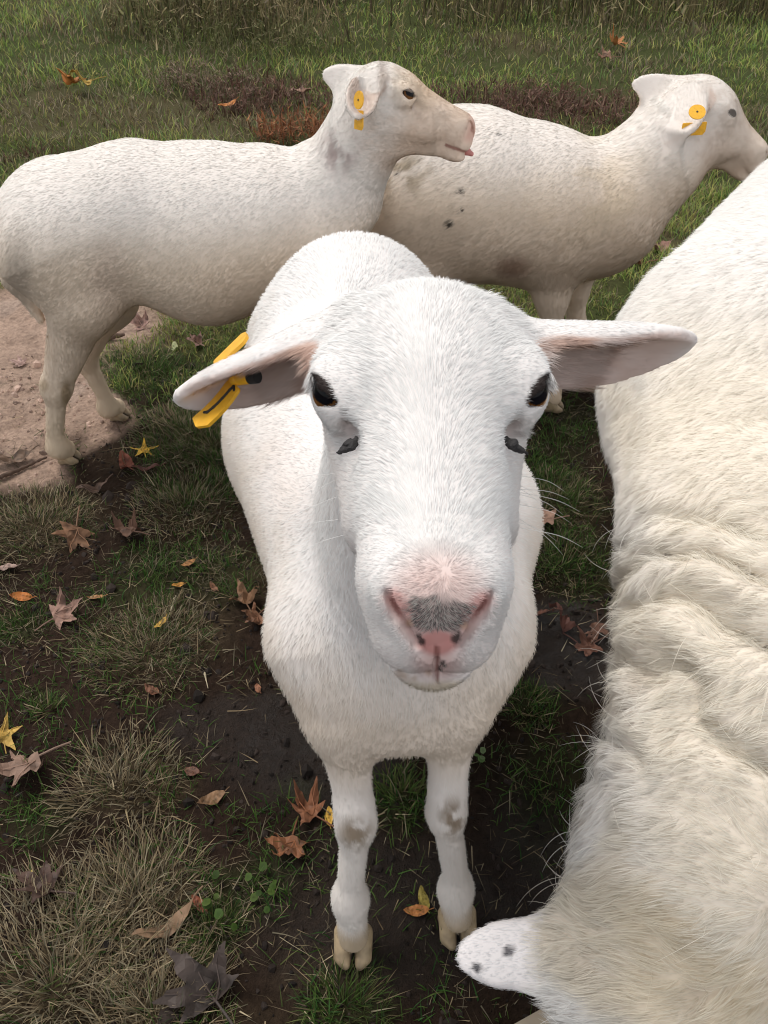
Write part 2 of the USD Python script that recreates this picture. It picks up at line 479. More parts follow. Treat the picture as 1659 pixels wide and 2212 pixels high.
def sample(v, f, n, count, seed, weight=None):
    """Random points on the surface that could be seen from about the camera's side: (points, normals, triangle corners' weights)."""
    r = np.random.default_rng(seed)
    a, b, c = v[f[:, 0]], v[f[:, 1]], v[f[:, 2]]
    area = np.linalg.norm(np.cross(b - a, c - a), axis=1)
    cen = (a + b + c) / 3
    fn = unit(n[f].sum(1))
    w = area * ((fn * unit(EYE - cen)).sum(1) > -.4)
    if weight is not None:
        w = w * weight(cen)
    i = r.choice(len(f), count, p=w / w.sum())
    s, t = r.random((2, count, 1))
    fl = s + t > 1
    s, t = np.where(fl, 1 - s, s), np.where(fl, 1 - t, t)
    p = a[i] * (1 - s - t) + b[i] * s + c[i] * t
    return p, unit(n[f[i, 0]] * (1 - s - t) + n[f[i, 1]] * s + n[f[i, 2]] * t), i

def hairs(p, n, flow, length, lift, jitter, k=3, seed=0, bend=.5, droop=0.0):
    """Hair from the roots p: flow (n, 3) is combed into the skin's tangent plane."""
    r = np.random.default_rng(seed)
    t = unit(flow - n * (flow * n).sum(1, keepdims=True))
    length = np.asarray(length)[:, None] * r.uniform(.6, 1.15, (len(p), 1))
    lift = np.asarray(lift)[:, None] if np.ndim(lift) else lift
    d = unit(t * (1 - lift) + n * lift + r.normal(size=p.shape) * jitter)
    pts, q = [p - n * .0004], p + n * .0002
    for i in range(1, k):
        q = q + d * length / (k - 1)
        pts.append(q)
        d = unit(d + t * bend / (k - 1) - n * np.minimum((d * n).sum(1, keepdims=True), .5) * .35 + np.array([0, 0, -1.0]) * droop / (k - 1))
    return np.stack(pts, 1)
# ------------------------------------------------------------------ the four sheep
A = np.array
# 1: the lamb in front, facing the camera
eye_mid = P(927, 838, .50)
head1 = Head(eye_mid, (0.0, -.982, -.19), (0, -.19, .982), 1.0, ears={
    -1: dict(base=(-.050, -.080, -.014), tip=P(372, 884, .560), face=(.08, .80, -.42), width=.034, cup=.5),
    1: dict(base=(.051, -.066, -.018), tip=P(1510, 756, .565), face=(.1, .80, -.40), width=.040, cup=.42)})
S1 = Shape()
S1.cone((-.050, 1.37, .505), (-.066, 1.10, .455), .152, .172, .02)
S1.cone((-.066, 1.10, .455), (.00, .80, .475), .172, .142, .02)
S1.ell((.060, .84, .505), (.136, .14, .13), k=.05)
S1.ell((.016, .692, .480), (.108, .116, .106), k=.05)
S1.ell((.020, .662, .442), (.072, .088, .078), k=.07)
S1.cone((.02, .76, .56), (.026, .565, .845), .104, .062, .06)
S1.cone((.02, .66, .52), (.026, .53, .80), .080, .052, .06)
up = A([0, 0, 1.])
L1 = [A([-.060, .665, .47]), A([-.046, .615, .415]), PY(768, 1770, .570), PY(757, 1945, .555), A([-.041, .546, 0])]
R1 = [A([.098, .680, .47]), A([.076, .630, .42]), PY(965, 1745, .590), PY(984, 1925, .585), A([.0995, .572, 0])]
for J in (L1, R1):
    fore_leg(S1, *J, s=.95, k=.08)
HL1 = [A([-.13, 1.36, .45]), A([-.165, 1.24, .36]), A([-.14, 1.44, .22]), A([-.14, 1.41, .085]), A([-.14, 1.39, 0])]
HR1 = [A([.02, 1.36, .45]), A([.065, 1.24, .36]), A([.04, 1.44, .22]), A([.04, 1.41, .085]), A([.04, 1.39, 0])]
for J in (HL1, HR1):
    hind_leg(S1, *J, s=.95)
S1.chain([A([-.05, 1.50, .56]), A([-.05, 1.55, .46]), A([-.05, 1.555, .34])], [.035, .026, .015], .03)
head1.add_to(S1, .05)
F1 = lambda p: S1(p)

# 2: at the left behind, side on, facing right
ne2 = PY(877, 207, 1.685)
F2 = unit((.95, -.07, -.28)); U2 = unit(np.cross(unit(np.cross(F2, (0, .12, 1))), F2)); 
X2 = np.cross(U2, F2)
EL = A((-.0510, .0100, .0050))
head2 = Head(ne2 - .98 * (EL[0] * X2 + EL[1] * F2 + EL[2] * unit(U2 - F2 * (U2 @ F2))), F2, U2, .98, thick=.0048, lids=1.5, ears={
    -1: dict(base=(-.048, -.070, -.014), tip=PY(766, 250, 1.60), face=(-.65, .2, .55), width=.030, cup=.7),
    1: dict(base=(.046, -.055, -.004), tip=PY(694, 160, 1.80), face=(1, .1, -.25), width=.025, cup=.2)})
def ball(px, py, y, r):
    c = PY(px, py, y)
    return c, RP(r, c)
def chain_px(S, rows, k):
    b = [ball(*r) for r in rows]
    S.chain([c for c, _ in b], [r for _, r in b], k)
S2 = Shape()
chain_px(S2, [(148, 486, 1.735, 140), (300, 482, 1.74, 163), (445, 508, 1.755, 186), (560, 488, 1.765, 164), (680, 434, 1.78, 112)], .02)
chain_px(S2, [(730, 410, 1.78, 100), (782, 300, 1.765, 72), (818, 225, 1.75, 60)], .05)
hind_leg(S2, PY(120, 540, 1.67), PY(180, 640, 1.655), PY(122, 835, 1.665), PY(125, 965, 1.655), PG(140, 1012) + A([0, .03, 0]), s=1.0)
hind_leg(S2, PY(160, 560, 1.79), PY(225, 640, 1.81), PY(180, 770, 1.835), PY(232, 880, 1.83), PG(250, 917) + A([0, .03, 0]), s=.95)
fore_leg(S2, PY(700, 520, 1.72), PY(690, 620, 1.72), A([-.14, 1.72, .26]), A([-.14, 1.72, .085]), A([-.135, 1.72, 0]))
fore_leg(S2, PY(700, 500, 1.84), PY(690, 600, 1.84), A([-.16, 1.84, .26]), A([-.16, 1.84, .085]), A([-.155, 1.84, 0]))
S2.chain([PY(10, 505, 1.735), PY(32, 600, 1.72), PY(88, 690, 1.70)], [.028, .02, .008], .03)
head2.add_to(S2, .045)
F2f = lambda p: S2(p)

# 3: at the right behind, facing right
ne3 = PY(1564, 247, 2.06)
F3 = unit((.86, -.16, -.49)); U3 = unit(np.cross(unit(np.cross(F3, (0, .05, 1))), F3)); X3 = np.cross(U3, F3)
head3 = Head(ne3 - 1.08 * (EL[0] * X3 + EL[1] * F3 + EL[2] * unit(U3 - F3 * (U3 @ F3))), F3, U3, 1.08, thick=.0048, lids=1.5, ears={
    -1: dict(base=(-.047, -.078, -.008), tip=PY(1492, 292, 1.97), face=(.62, .44, -.14), width=.036, cup=.12),
    1: dict(base=(.046, -.055, -.004), tip=PY(1360, 182, 2.12), face=(1, .2, -.3), width=.027, cup=.2)})
S3 = Shape()
chain_px(S3, [(880, 395, 2.06, 155), (1010, 425, 2.06, 178), (1150, 448, 2.07, 165), (1270, 458, 2.08, 142)], .02)
chain_px(S3, [(1318, 440, 2.08, 130), (1424, 340, 2.09, 97), (1500, 262, 2.11, 74)], .035)
fore_leg(S3, PY(1205, 545, 2.0), PY(1192, 640, 1.985), PY(1192, 740, 1.975), PY(1190, 850, 1.965), PG(1192, 893) + A([0, .02, 0]), s=1.05)
fore_leg(S3, PY(1250, 545, 2.12), PY(1240, 620, 2.11), PY(1245, 710, 2.11), PY(1262, 815, 2.10), PG(1272, 850) + A([0, .02, 0]), s=1.0)
hind_leg(S3, PY(870, 470, 2.0), PY(910, 560, 1.98), A([.0, 2.0, .24]), A([.05, 2.0, .085]), A([.07, 1.99, 0]))
hind_leg(S3, PY(870, 460, 2.14), PY(910, 540, 2.16), A([.03, 2.16, .24]), A([.08, 2.16, .085]), A([.10, 2.15, 0]))
head3.add_to(S3, .05)
F3f = lambda p: S3(p)

# 4: big woolly one at the right, head lowered at the bottom of the picture
h4 = P(1425, 2150, .92)
F4 = unit((.0, -.42, -.9)); U4 = unit((-.1, -.85, .5))
head4 = Head(h4 + A([.0, .01, -.03]), F4, U4, 1.18, thick=.006, ears={
    -1: dict(base=(-.062, -.035, -.010), dir=(-.95, .10, .02), face=(-.1, .50, -.90), length=.122, width=.031, cup=.2),
    1: dict(base=(.062, -.035, -.010), dir=(.97, -.16, .02), face=(.1, .50, -.90), length=.11, width=.03, cup=.25)})
S4 = Shape()
S4.cone(PY(1850, 590, 1.50), PY(1668, 850, 1.10), .258, .240, .03)
S4.cone(PY(1668, 850, 1.10), PY(1640, 1130, .86), .240, .178, .04)
S4.cone(PY(1655, 1180, .84), P(1665, 1420, 1.0), .16, .152, .04)
S4.cone(P(1665, 1420, 1.0), P(1535, 1880, .95), .152, .136, .04)
S4.cone(P(1535, 1880, .95), P(1460, 2110, .93), .136, .122, .04)
for x, y in ((.44, .86), (.64, .86)):
    fore_leg(S4, A([x, y, .42]), A([x, y + .01, .36]), A([x, y, .24]), A([x, y, .085]), A([x, y - .01, 0]), s=1.05)
for x, y in ((.66, 1.5), (.88, 1.42)):
    hind_leg(S4, A([x, y, .48]), A([x - .04, y - .12, .37]), A([x, y + .06, .24]), A([x - .02, y + .03, .09]), A([x - .03, y + .01, 0]), s=1.05)
head4.add_to(S4, .06)
nk_a, nk_b = PY(1645, 1180, .84), P(1450, 2080, .93)
nk = unit(nk_b - nk_a)
def fold(p):
    s = (p - nk_a) @ nk
    q = p - nk_a - s[:, None] * nk
    wob = (meshkit.fbm(p * 6.0, 3, 11) - .5) * .20 + q[:, 0] * -.12
    ph = (s + wob) / .068
    amp = sstep(.02, .10, s) * sstep(.40, .28, s) * (.35 + 1.1 * meshkit.noise(p * 9.0, 5))
    return (np.abs(np.sin(ph * np.pi)) ** .6 - .6) * .026 * amp
def F4f(p):
    d = S4(p)
    m = np.abs(d) < .06
    if m.any():
        pm = p[m]
        d[m] = (d[m] - fold(pm) - (meshkit.fbm(pm * 16.0, 3, 8) - .5) * .016 * sstep(.12, .2, np.linalg.norm(pm - head4.ear_pt(0, .6, 0, 0), axis=1))) * .85
    return d
def lerp(col, to, w):
    return col * (1 - w[:, None]) + np.asarray(to) * w[:, None]

def blob(p, px, py, r, soft=.5, ry=None):
    """How far the points p lie inside a mark whose middle I measured at px, py (1 inside, 0 outside)."""
    x, y = proj(p)
    d = np.hypot((x - px) / r, (y - py) / (ry or r))
    return sstep(1 + soft, 1 - soft, d)

def add_mesh(name, v, f, n, m, parent, col, origin):
    o = obj(name, (v, f), m, parent, False, col, origin=origin)
    o.CreateNormalsAttr(Vt.Vec3fArray.FromNumpy(n.astype(np.float32)))
    o.SetNormalsInterpolation("vertex")
    return o

def ear_info(head, p):
    """For each point: along the ear (0 root .. 1 tip, -1 off the ear), and 1 on the hollow side."""
    q = head.loc(p)
    L, inner, which = np.full(len(p), -1.0), np.zeros(len(p)), np.full(len(p), -1)
    for k in (0, 1):
        l, w, n = head.ear_coords(q, k)
        wd, cu = head.ears[k][6], head.ears[k][7] * (1.5 - 1.1 * np.clip(l, 0, 1))
        n0 = cu * np.minimum(w ** 2, .0016) / wd - .004
        on = (l > .02) & (l < 1.1) & (np.abs(w) < wd * 1.5) & (np.abs(n - n0) < .016)
        if on.any():
            on[on] = head.shape(q[on]) > .004
        L[on] = l[on]; which[on] = k
        inner[on] = sstep(-.001, .003, (n - n0)[on])
    return L, inner, which

def head_flow(head, p, n):
    q = head.loc(p)
    x, f, u = q.T
    fl = np.stack([np.clip(x * 22, -1.0, 1.0), -.9 + 0 * x, -.25 - .5 * np.abs(np.clip(x * 20, -1, 1))], 1)
    m = sstep(.105, .14, f)
    fl = fl * (1 - m[:, None]) + np.stack([np.clip(x * 40, -1, 1), -.25 + 0 * x, -.5 + 0 * x], 1) * m[:, None]
    return head.vec(fl)

def ear_flow(head, which):
    out = np.zeros((len(which), 3))
    for k in (0, 1):
        out[which == k] = head.vec(head.ears[k][2])
    return out

DARK = A([.035, .028, .026])
def face_marks(head, p, col, inner_ear=(.70, .47, .38), rim=1.0, deepw=.5):
    """Colours every one of these sheep has: black rims of the eyes, dark tear pits, pinkish ear hollows."""
    q = head.loc(p)
    L, inn, which = ear_info(head, p)
    tone = meshkit.fbm(p * 60, 3, 2)
    deep = inn * sstep(.95, .25, L) * sstep(-.2, .1, L)
    col = lerp(col, inner_ear, inn * .5 * sstep(1.02, .8, L) * sstep(-.05, .25, L))
    col = lerp(col, (.46, .23, .13), deep * sstep(.42, .62, tone) * deepw)
    for s in (-1, 1):
        E = A((s * .0502, .0090, .0042)); g = unit((s * .68, .45, .57))
        T = unit(A((s * -.72, .66, -.18))); T = unit(T - g * (T @ g)); W = np.cross(g, T)
        r = q - E - g * .006
        d = np.sqrt((r @ T / .0130) ** 2 + (r @ W / .0068) ** 2 + (np.minimum(r @ g, 0) / .013) ** 2)
        col = lerp(col, DARK, sstep(1.12, .92, d) * rim)
        for u_, r_ in ((.0150, .0030), (.0185, .0022)):
            dd = np.linalg.norm(q - (E + g * .0085 + T * u_), axis=1)
            col = lerp(col, DARK, sstep(1.5 * r_, .6 * r_, dd) * rim * .9)
        d = np.linalg.norm((q - A((s * .0450, .0290, -.004))) / A((.006, .014, .012)), axis=1)
        col = lerp(col, (.44, .37, .35), sstep(1.3, .5, d) * .65 * rim)
        d = np.linalg.norm((q - A((s * .0435, .041, -.006))) / A((.005, .007, .007)), axis=1)
        col = lerp(col, (.12, .10, .10), sstep(1.15, .5, d) * .8 * rim)
    return col

WHITE = A([.845, .84, .83])
def colour1(p, hair=False):
    q = head1.loc(p)
    t = meshkit.fbm(p * 22, 3, 7)
    col = np.tile(WHITE, (len(p), 1)) * (.96 + .05 * t)[:, None]
    hd = np.linalg.norm(q - A((0, .04, -.02)), axis=1) < .17
    col = face_marks(head1, p, col)
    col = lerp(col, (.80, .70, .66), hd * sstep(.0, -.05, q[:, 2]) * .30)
    fr = (hd & (q[:, 1] > .085) & (np.abs(q[:, 0]) < .045)).astype(float)
    x, y = proj(p)
    # pink of the nose: a V along the nostrils, paler above
    def seg(ax, ay, bx, by):
        t = np.clip(((x - ax) * (bx - ax) + (y - ay) * (by - ay)) / ((bx - ax) ** 2 + (by - ay) ** 2), 0, 1)
        return np.hypot(x - ax - t * (bx - ax), y - ay - t * (by - ay))
    col = lerp(col, (.72, .52, .47), fr * blob(p, 945, 1285, 92, .55, 85) * .65)
    v = np.minimum(seg(854, 1294, 912, 1385), seg(1040, 1297, 980, 1385))
    col = lerp(col, (.62, .31, .28), fr * sstep(36, 6, v) * (.48 + .3 * sstep(1345, 1310, y)))
    v = np.minimum(np.minimum(seg(846, 1296, 871, 1338), seg(871, 1338, 912, 1388)), np.minimum(seg(1047, 1298, 1021, 1338), seg(1021, 1338, 980, 1388)))
    col = lerp(col, (.20, .08, .07), fr * sstep(9, 3, v) * (.22 + .6 * sstep(1350, 1318, y)))
    col = lerp(col, (.64, .38, .35), fr * blob(p, 945, 1428, 44, .7, 36) * .6)
    col = lerp(col, (.085, .08, .08), fr * sstep(1.35, .75, np.hypot((x - 948) / 66, (y - 1332) / 44) + (t - .5) * 1.3 + (meshkit.fbm(p * 260, 2, 4) - .5) * 1.0) * sstep(1372, 1352, y) * (.92 if hair else .6))
    col = lerp(col, (.56, .26, .24), fr * blob(p, 945, 1388, 40, .3, 28) * .9)
    col = lerp(col, (.16, .05, .04), fr * sstep(7, 2, seg(944, 1398, 944, 1470)) * .8)
    for a, b, c in ((911, 1386, 8), (984, 1380, 10), (905, 1374, 6), (990, 1370, 7), (957, 1432, 6), (951, 1444, 5)):
        col = lerp(col, (.025, .02, .02), fr * blob(p, a, b, c, .4) * .9)
    for a, b, c in ((866, 1455, 9), (878, 1462, 8), (896, 1466, 7), (925, 1452, 7), (1003, 1352, 9), (884, 1345, 8)):
        col = lerp(col, (.40, .24, .11), fr * blob(p, a, b, c, .6) * .4)
    col = lerp(col, (.50, .43, .30), hd * (q[:, 1] > .1) * sstep(1462, 1482, y) * sstep(.38, .58, t) * .75)
    # knees and feet
    z = p[:, 2]
    col = lerp(col, (.72, .63, .52), sstep(.62, .40, z + (t - .5) * .1) * (1 - hd) * .85 * (.25 + .75 * sstep(.30, .38, z)))  # cream belly hair, with the warm underside shade put into its colour
    leg = (z < .36).astype(float)
    col = lerp(col, (.74, .71, .65), leg * sstep(.36, .2, z) * .4)
    col = lerp(col, (.24, .175, .105), leg * blob(p, 768, 1800, 34, .7, 32) * sstep(.32, .58, meshkit.fbm(p * A([120, 120, 50]), 3, 15)) * (p[:, 1] < .62) * .85)
    col = lerp(col, (.21, .15, .09), leg * blob(p, 978, 1768, 27, .7, 40) * sstep(.32, .58, meshkit.fbm(p * A([120, 120, 50]), 3, 15)) * (p[:, 1] < .65) * .85)
    col = lerp(col, (.42, .32, .19), leg * sstep(.085, .035, z + (t - .5) * .03) * .8)
    col = lerp(col, (.76, .66, .60), blob(p, 625, 1020, 60, .7, 110) * (p[:, 1] > .6) * .25)
    return np.clip(col, 0, 1)

CREAM = A([.845, .75, .62])
def colour2(p):
    q = head2.loc(p); x, y = proj(p); z = p[:, 2]
    t = meshkit.fbm(p * 14, 4, 21)
    col = np.tile(CREAM, (len(p), 1)) * (.96 + .07 * t)[:, None]
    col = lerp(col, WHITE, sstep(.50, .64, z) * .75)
    hd = sstep(.165, .105, np.linalg.norm(q - A((0, .05, -.02)), axis=1))
    col = lerp(col, (.72, .56, .42), hd * sstep(-.02, .05, q[:, 1]) * .65)
    col = lerp(col, (.70, .55, .36), hd * blob(p, 900, 180, 50, .6) * .4)
    col = lerp(col, (.30, .23, .18), hd * blob(p, 828, 165, 10, .7, 40) * .6)
    col = lerp(col, (.52, .39, .28), hd * sstep(.45, .66, meshkit.fbm(p * 55, 3, 19)) * .22)
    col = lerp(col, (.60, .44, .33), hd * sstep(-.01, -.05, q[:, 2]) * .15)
    col = face_marks(head2, p, col, (.66, .52, .43), .8, .12)
    col = lerp(col, (.70, .57, .45), (1 - hd) * sstep(.62, .34, z) * .45)  # beige lower coat; belly shading is painted into this tint too
    for sd in (-1, 1):
        col = lerp(col, (.10, .05, .045), hd * sstep(1.3, .5, np.linalg.norm((q - A((sd * .020, .1475, -.016))) / A((.008, .007, .006)), axis=1)) * .9)
    col = lerp(col, (.34, .16, .13), hd * (q[:, 1] > .108) * sstep(.0045, .0015, np.abs(q[:, 2] + .0585 - .05 * (.15 - q[:, 1]))) * .8)
    col = lerp(col, (.50, .24, .19), hd * sstep(.128, .146, q[:, 1]) * sstep(-.05, -.03, q[:, 2]) * .55)
    col = lerp(col, (.34, .25, .24), blob(p, 735, 325, 30, .9, 38) * sstep(.42, .60, meshkit.fbm(p * A([60, 60, 22]), 3, 9)) * .8)
    col = lerp(col, (.56, .45, .37), blob(p, 235, 600, 40, .8, 70) * .4)
    col = lerp(col, (.30, .22, .13), blob(p, 142, 850, 11, .5, 26) * .8 + blob(p, 95, 832, 10, .6, 14) * .6)
    col = lerp(col, (.50, .40, .26), sstep(.30, .04, z) * .55)
    col = lerp(col, (.32, .27, .22), blob(p, 40, 600, 26, .8, 90) * .5)
    return np.clip(col, 0, 1)

def colour3(p):
    q = head3.loc(p); x, y = proj(p); z = p[:, 2]
    t = meshkit.fbm(p * 13, 4, 31)
    col = np.tile(CREAM, (len(p), 1)) * (.93 + .12 * t)[:, None]
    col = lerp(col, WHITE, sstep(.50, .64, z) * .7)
    hd = sstep(.165, .105, np.linalg.norm(q - A((0, .05, -.02)), axis=1))
    col = lerp(col, (.66, .54, .42), hd * sstep(-.03, .06, q[:, 1]) * .55)
    col = lerp(col, (.50, .43, .36), hd * blob(p, 1540, 180, 40, .8, 16) * sstep(.45, .55, t) * .6)
    col = lerp(col, (.50, .38, .28), hd * sstep(.45, .66, meshkit.fbm(p * 55, 3, 29)) * .22)
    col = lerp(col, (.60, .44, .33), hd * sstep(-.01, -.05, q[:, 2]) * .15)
    col = face_marks(head3, p, col, (.66, .52, .43), .8, .12)
    col = lerp(col, (.70, .57, .45), (1 - hd) * sstep(.64, .38, z) * .45)  # beige towards the belly, underside shading included in the hair colour
    for a, b, c in ((972, 483, 8), (998, 413, 6), (823, 440, 8), (998, 454, 3.5), (1080, 290, 3), (860, 372, 3)):
        col = lerp(col, (.02, .018, .015), blob(p, a, b, c, .5) * .95)
    col = lerp(col, (.36, .29, .18), blob(p, 862, 372, 60, .7, 50) * sstep(.42, .58, meshkit.fbm(p * 30, 3, 5)) * .7)
    col = lerp(col, (.40, .32, .24), blob(p, 825, 450, 24, .8, 60) * .6)
    col = lerp(col, (.33, .20, .14), blob(p, 1110, 578, 34, .7, 22) * .7)
    col = lerp(col, (.62, .52, .36), blob(p, 1300, 420, 110, .9) * sstep(.45, .6, t) * .35)
    col = lerp(col, (.55, .44, .30), sstep(.25, .04, z) * .6)
    return np.clip(col, 0, 1)

def colour4(p):
    L, inn, which = ear_info(head4, p)
    t = meshkit.fbm(p * 9, 4, 41)
    x, y = proj(p)
    w = sstep(1280, 1450, x + (t - .5) * 260) * sstep(500, 900, y)
    col = lerp(np.tile(A([.85, .84, .815]), (len(p), 1)), (.82, .765, .65), w * .8)
    col = lerp(col, (.72, .63, .46), sstep(1650, 2000, y) * sstep(.44, .62, t) * .55)
    col = lerp(col, (.45, .38, .30), sstep(1100, 1500, y) * sstep(.60, .74, meshkit.fbm(p * 24, 3, 43)) * .35)
    col = lerp(col, (.87, .865, .87), (L >= 0) * sstep(0, .25, L))
    for a, b, c in ((1100, 2053, 10), (1032, 2092, 9)):
        col = lerp(col, (.05, .05, .06), blob(p, a, b, c, .45, c * 1.25) * (L >= 0) * .95)
    return np.clip(col, 0, 1)

def tag_round(name, c, nrm, r, parent, org, dot=True):
    nrm = unit(nrm)
    m = trimesh.creation.cylinder(r, .0022, sections=40)
    rim = trimesh.creation.torus(r * .93, .0011, 40, 8)
    m = trimesh.util.concatenate([m, rim])
    T = trimesh.geometry.align_vectors([0, 0, 1], nrm); T[:3, 3] = c
    m.apply_transform(T)
    b = obj(name, m, TAG_M, parent, 40, origin=org)
    if dot:
        d = trimesh.creation.cylinder(r * .13, .003, sections=16); d.apply_transform(T)
        obj("centre_hole", d, INK, b, 40, origin=org)
    return b

def tag_panel(name, poly, thick, c, ax, ay, parent, org, bend=0.0):
    """A plastic tag plate: outline poly in the plane of ax, ay."""
    from shapely.geometry import Polygon
    pg = Polygon(poly).buffer(-.002).buffer(.002)
    m = trimesh.creation.extrude_polygon(pg, thick, engine="earcut")
    m = m.subdivide().subdivide()
    v = np.array(m.vertices); v[:, 2] -= thick / 2
    v[:, 2] += bend * v[:, 1] ** 2
    ax = unit(ax); ay = unit(np.asarray(ay) - ax * (np.asarray(ay) @ ax)); az = np.cross(ax, ay)
    w = c + v @ np.stack([ax, ay, az])
    return obj(name, (w, m.faces), TAG_M, parent, 30, origin=org), (ax, ay, az)

def build_sheep(label, f, lo, hi, h, colour, org, head, hooves, coat, seeds, claw=1.0, spots=()):
    t = thing("sheep", label, "sheep", org, "white sheep standing in the field")
    v, fc, n = mesh_fine(f, lo, hi, h, spots)
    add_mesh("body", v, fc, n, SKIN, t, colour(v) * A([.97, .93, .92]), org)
    if head is not head4:
        eyeball(head, t, org)
    for P0, fw in hooves:
        hv, hf, hc = claw_pair(P0, fw, np.cross(unit(fw), (0, 0, 1)), claw)
        obj("hoof", (hv, hf), HOOF, t, True, hc, origin=org)
    coat(t, v, fc, n)
    return t

def weight_head(head, hi, r=.16):
    c = head.world((0, .03, -.02))
    return lambda p: np.where(np.linalg.norm(p - c, axis=1) < r * head.s, hi, 1.0)

# ---- coats
def coat1(t, v, f, n):
    org = ORG1
    p, nn, _ = sample(v, f, n, COUNT[0], 11, lambda c: weight_head(head1, 9.0)(c) * (1 + 1.6 * (np.linalg.norm(c - head1.world((0, .14, -.02)), axis=1) < .035)))
    q = head1.loc(p)
    L, inn, which = ear_info(head1, p)
    hd = np.linalg.norm(q - A((0, .035, -.02)), axis=1) < .155
    z = p[:, 2]
    fl = np.where((z > .38)[:, None], A([0, .8, -.75]), A([0, .12, -1.0]))
    front = sstep(.80, .62, p[:, 1])
    fl = fl * (1 - front[:, None]) + A([0, .15, -1.0]) * front[:, None]
    fl = fl + (meshkit.fbm(p * 9, 2, 3)[:, None] - .5) * A([1.2, .6, .4])
    ln = np.full(len(p), .0115); li = np.full(len(p), .22); wd = np.full(len(p), .00062)
    lg = z < .36
    ln[lg] = .0065; li[lg] = .27; wd[lg] = .0005
    rump = p[:, 1] > 1.2
    ln[rump] = .017; wd[rump] = .0009
    fl[hd] = head_flow(head1, p[hd], nn[hd]) + (meshkit.fbm(p[hd] * 40, 2, 5)[:, None] - .5) * .5
    ln[hd] = .0085; li[hd] = .09; wd[hd] = .00034
    fore = hd & (q[:, 1] < -.035)
    ln[fore] = .012; li[fore] = .14
    muz = hd & (q[:, 1] > .105)
    ln[muz] = .0045 ; li[muz] = .16; wd[muz] = .00028
    e = which >= 0
    fl[e] = ear_flow(head1, which[e]) + head1.vec((0, .0, .0))
    ln[e] = .0036; li[e] = .16; wd[e] = .0003
    lng = e & (inn > .5) & (L < .55)
    ln[lng] = .012; li[lng] = .25
    x, y = proj(p)
    bare = hd & (q[:, 1] > .1) & (np.hypot((x - 945) / 45, (y - 1395) / 38) < 1)
    X1, Y1 = x, y
    def segd(ax, ay, bx, by):
        tt = np.clip(((X1 - ax) * (bx - ax) + (Y1 - ay) * (by - ay)) / ((bx - ax) ** 2 + (by - ay) ** 2), 0, 1)
        return np.hypot(X1 - ax - tt * (bx - ax), Y1 - ay - tt * (by - ay))
    for a_ in ((846, 1295, 872, 1335), (872, 1335, 912, 1388), (1047, 1297, 1020, 1335), (1020, 1335, 980, 1388), (944, 1400, 944, 1462)):
        bare |= hd & (q[:, 1] > .1) & (segd(*a_) < (15 if a_[0] != 944 else 7))
    nos = hd & (q[:, 1] > .1) & (np.hypot((x - 945) / 120, (y - 1370) / 105) < 1)
    ln[nos] *= .75
    col = colour1(p, True) * np.random.default_rng(5).uniform(.95, 1.04, (len(p), 1))
    gry = nos & (col.mean(1) < .3)
    rr = np.random.default_rng(6).random(len(p)) < .42
    col[gry & rr] = (.42, .40, .37)
    for s in (-1, 1):                              # no hair on the eyeball's rim
        E = A((s * .0530, .0110, .0070))
        bare |= np.linalg.norm(q - E, axis=1) < .0128
        near = np.linalg.norm(q - E, axis=1) < .021
        ln[near] *= .45
    k = ~bare
    pts = hairs(p[k], nn[k], fl[k], ln[k], li[k], .065, 3, 12, .6)
    fur("coat", pts, nn[k], wd[k], np.clip(col[k], 0, 1), HAIR, t, org, 13)
    # eyelashes and whiskers
    r = np.random.default_rng(8)
    lash, lc = [], []
    for s in (-1, 1):
        E = A((s * .0502, .0090, .0042)); g = unit((s * .68, .45, .57))
        T = unit(A((s * -.72, .66, -.18))); T = unit(T - g * (T @ g)); W = np.cross(g, T)
        sg = 1 if W[1] < 0 else -1
        for i in range(150):
            a = r.uniform(-1.2, .35)
            rad = r.uniform(.98, 1.15)
            b = E + g * .0095 - T * .0114 * math.cos(a) * rad + W * sg * .0050 * math.sin(a + .6) * rad
            d = unit(A((s * 1.0, .30 * (a + .6), -.15)) + g * .45 + r.normal(size=3) * .14)
            l = r.uniform(.007, .012)
            lash.append([head1.world(b), head1.world(b + d * l * .55), head1.world(b + unit(d + T * .5 - g * .2) * l)])
            lc.append((.86, .85, .84) if r.random() < .8 else (.1, .08, .07))
    strands("eyelashes", A(lash), np.full(len(lash), .00028), A(lc), HAIR, t, origin=org)
    wh = []
    for i in range(16):
        s = 1 if i % 3 else -1
        b = A((s * r.uniform(.046, .054), r.uniform(.01, .075), r.uniform(-.06, -.035)))
        d = unit(A((s, r.uniform(-.1, .5), r.uniform(-.6, .1))))
        l = r.uniform(.02, .04)
        wh.append([head1.world(b), head1.world(b + d * l * .6), head1.world(b + d * l + A((0, 0, -.006)))])
    strands("whiskers", A(wh), np.full(len(wh), .00028), np.tile(WHITE, (len(wh), 1)), HAIR, t, origin=org)

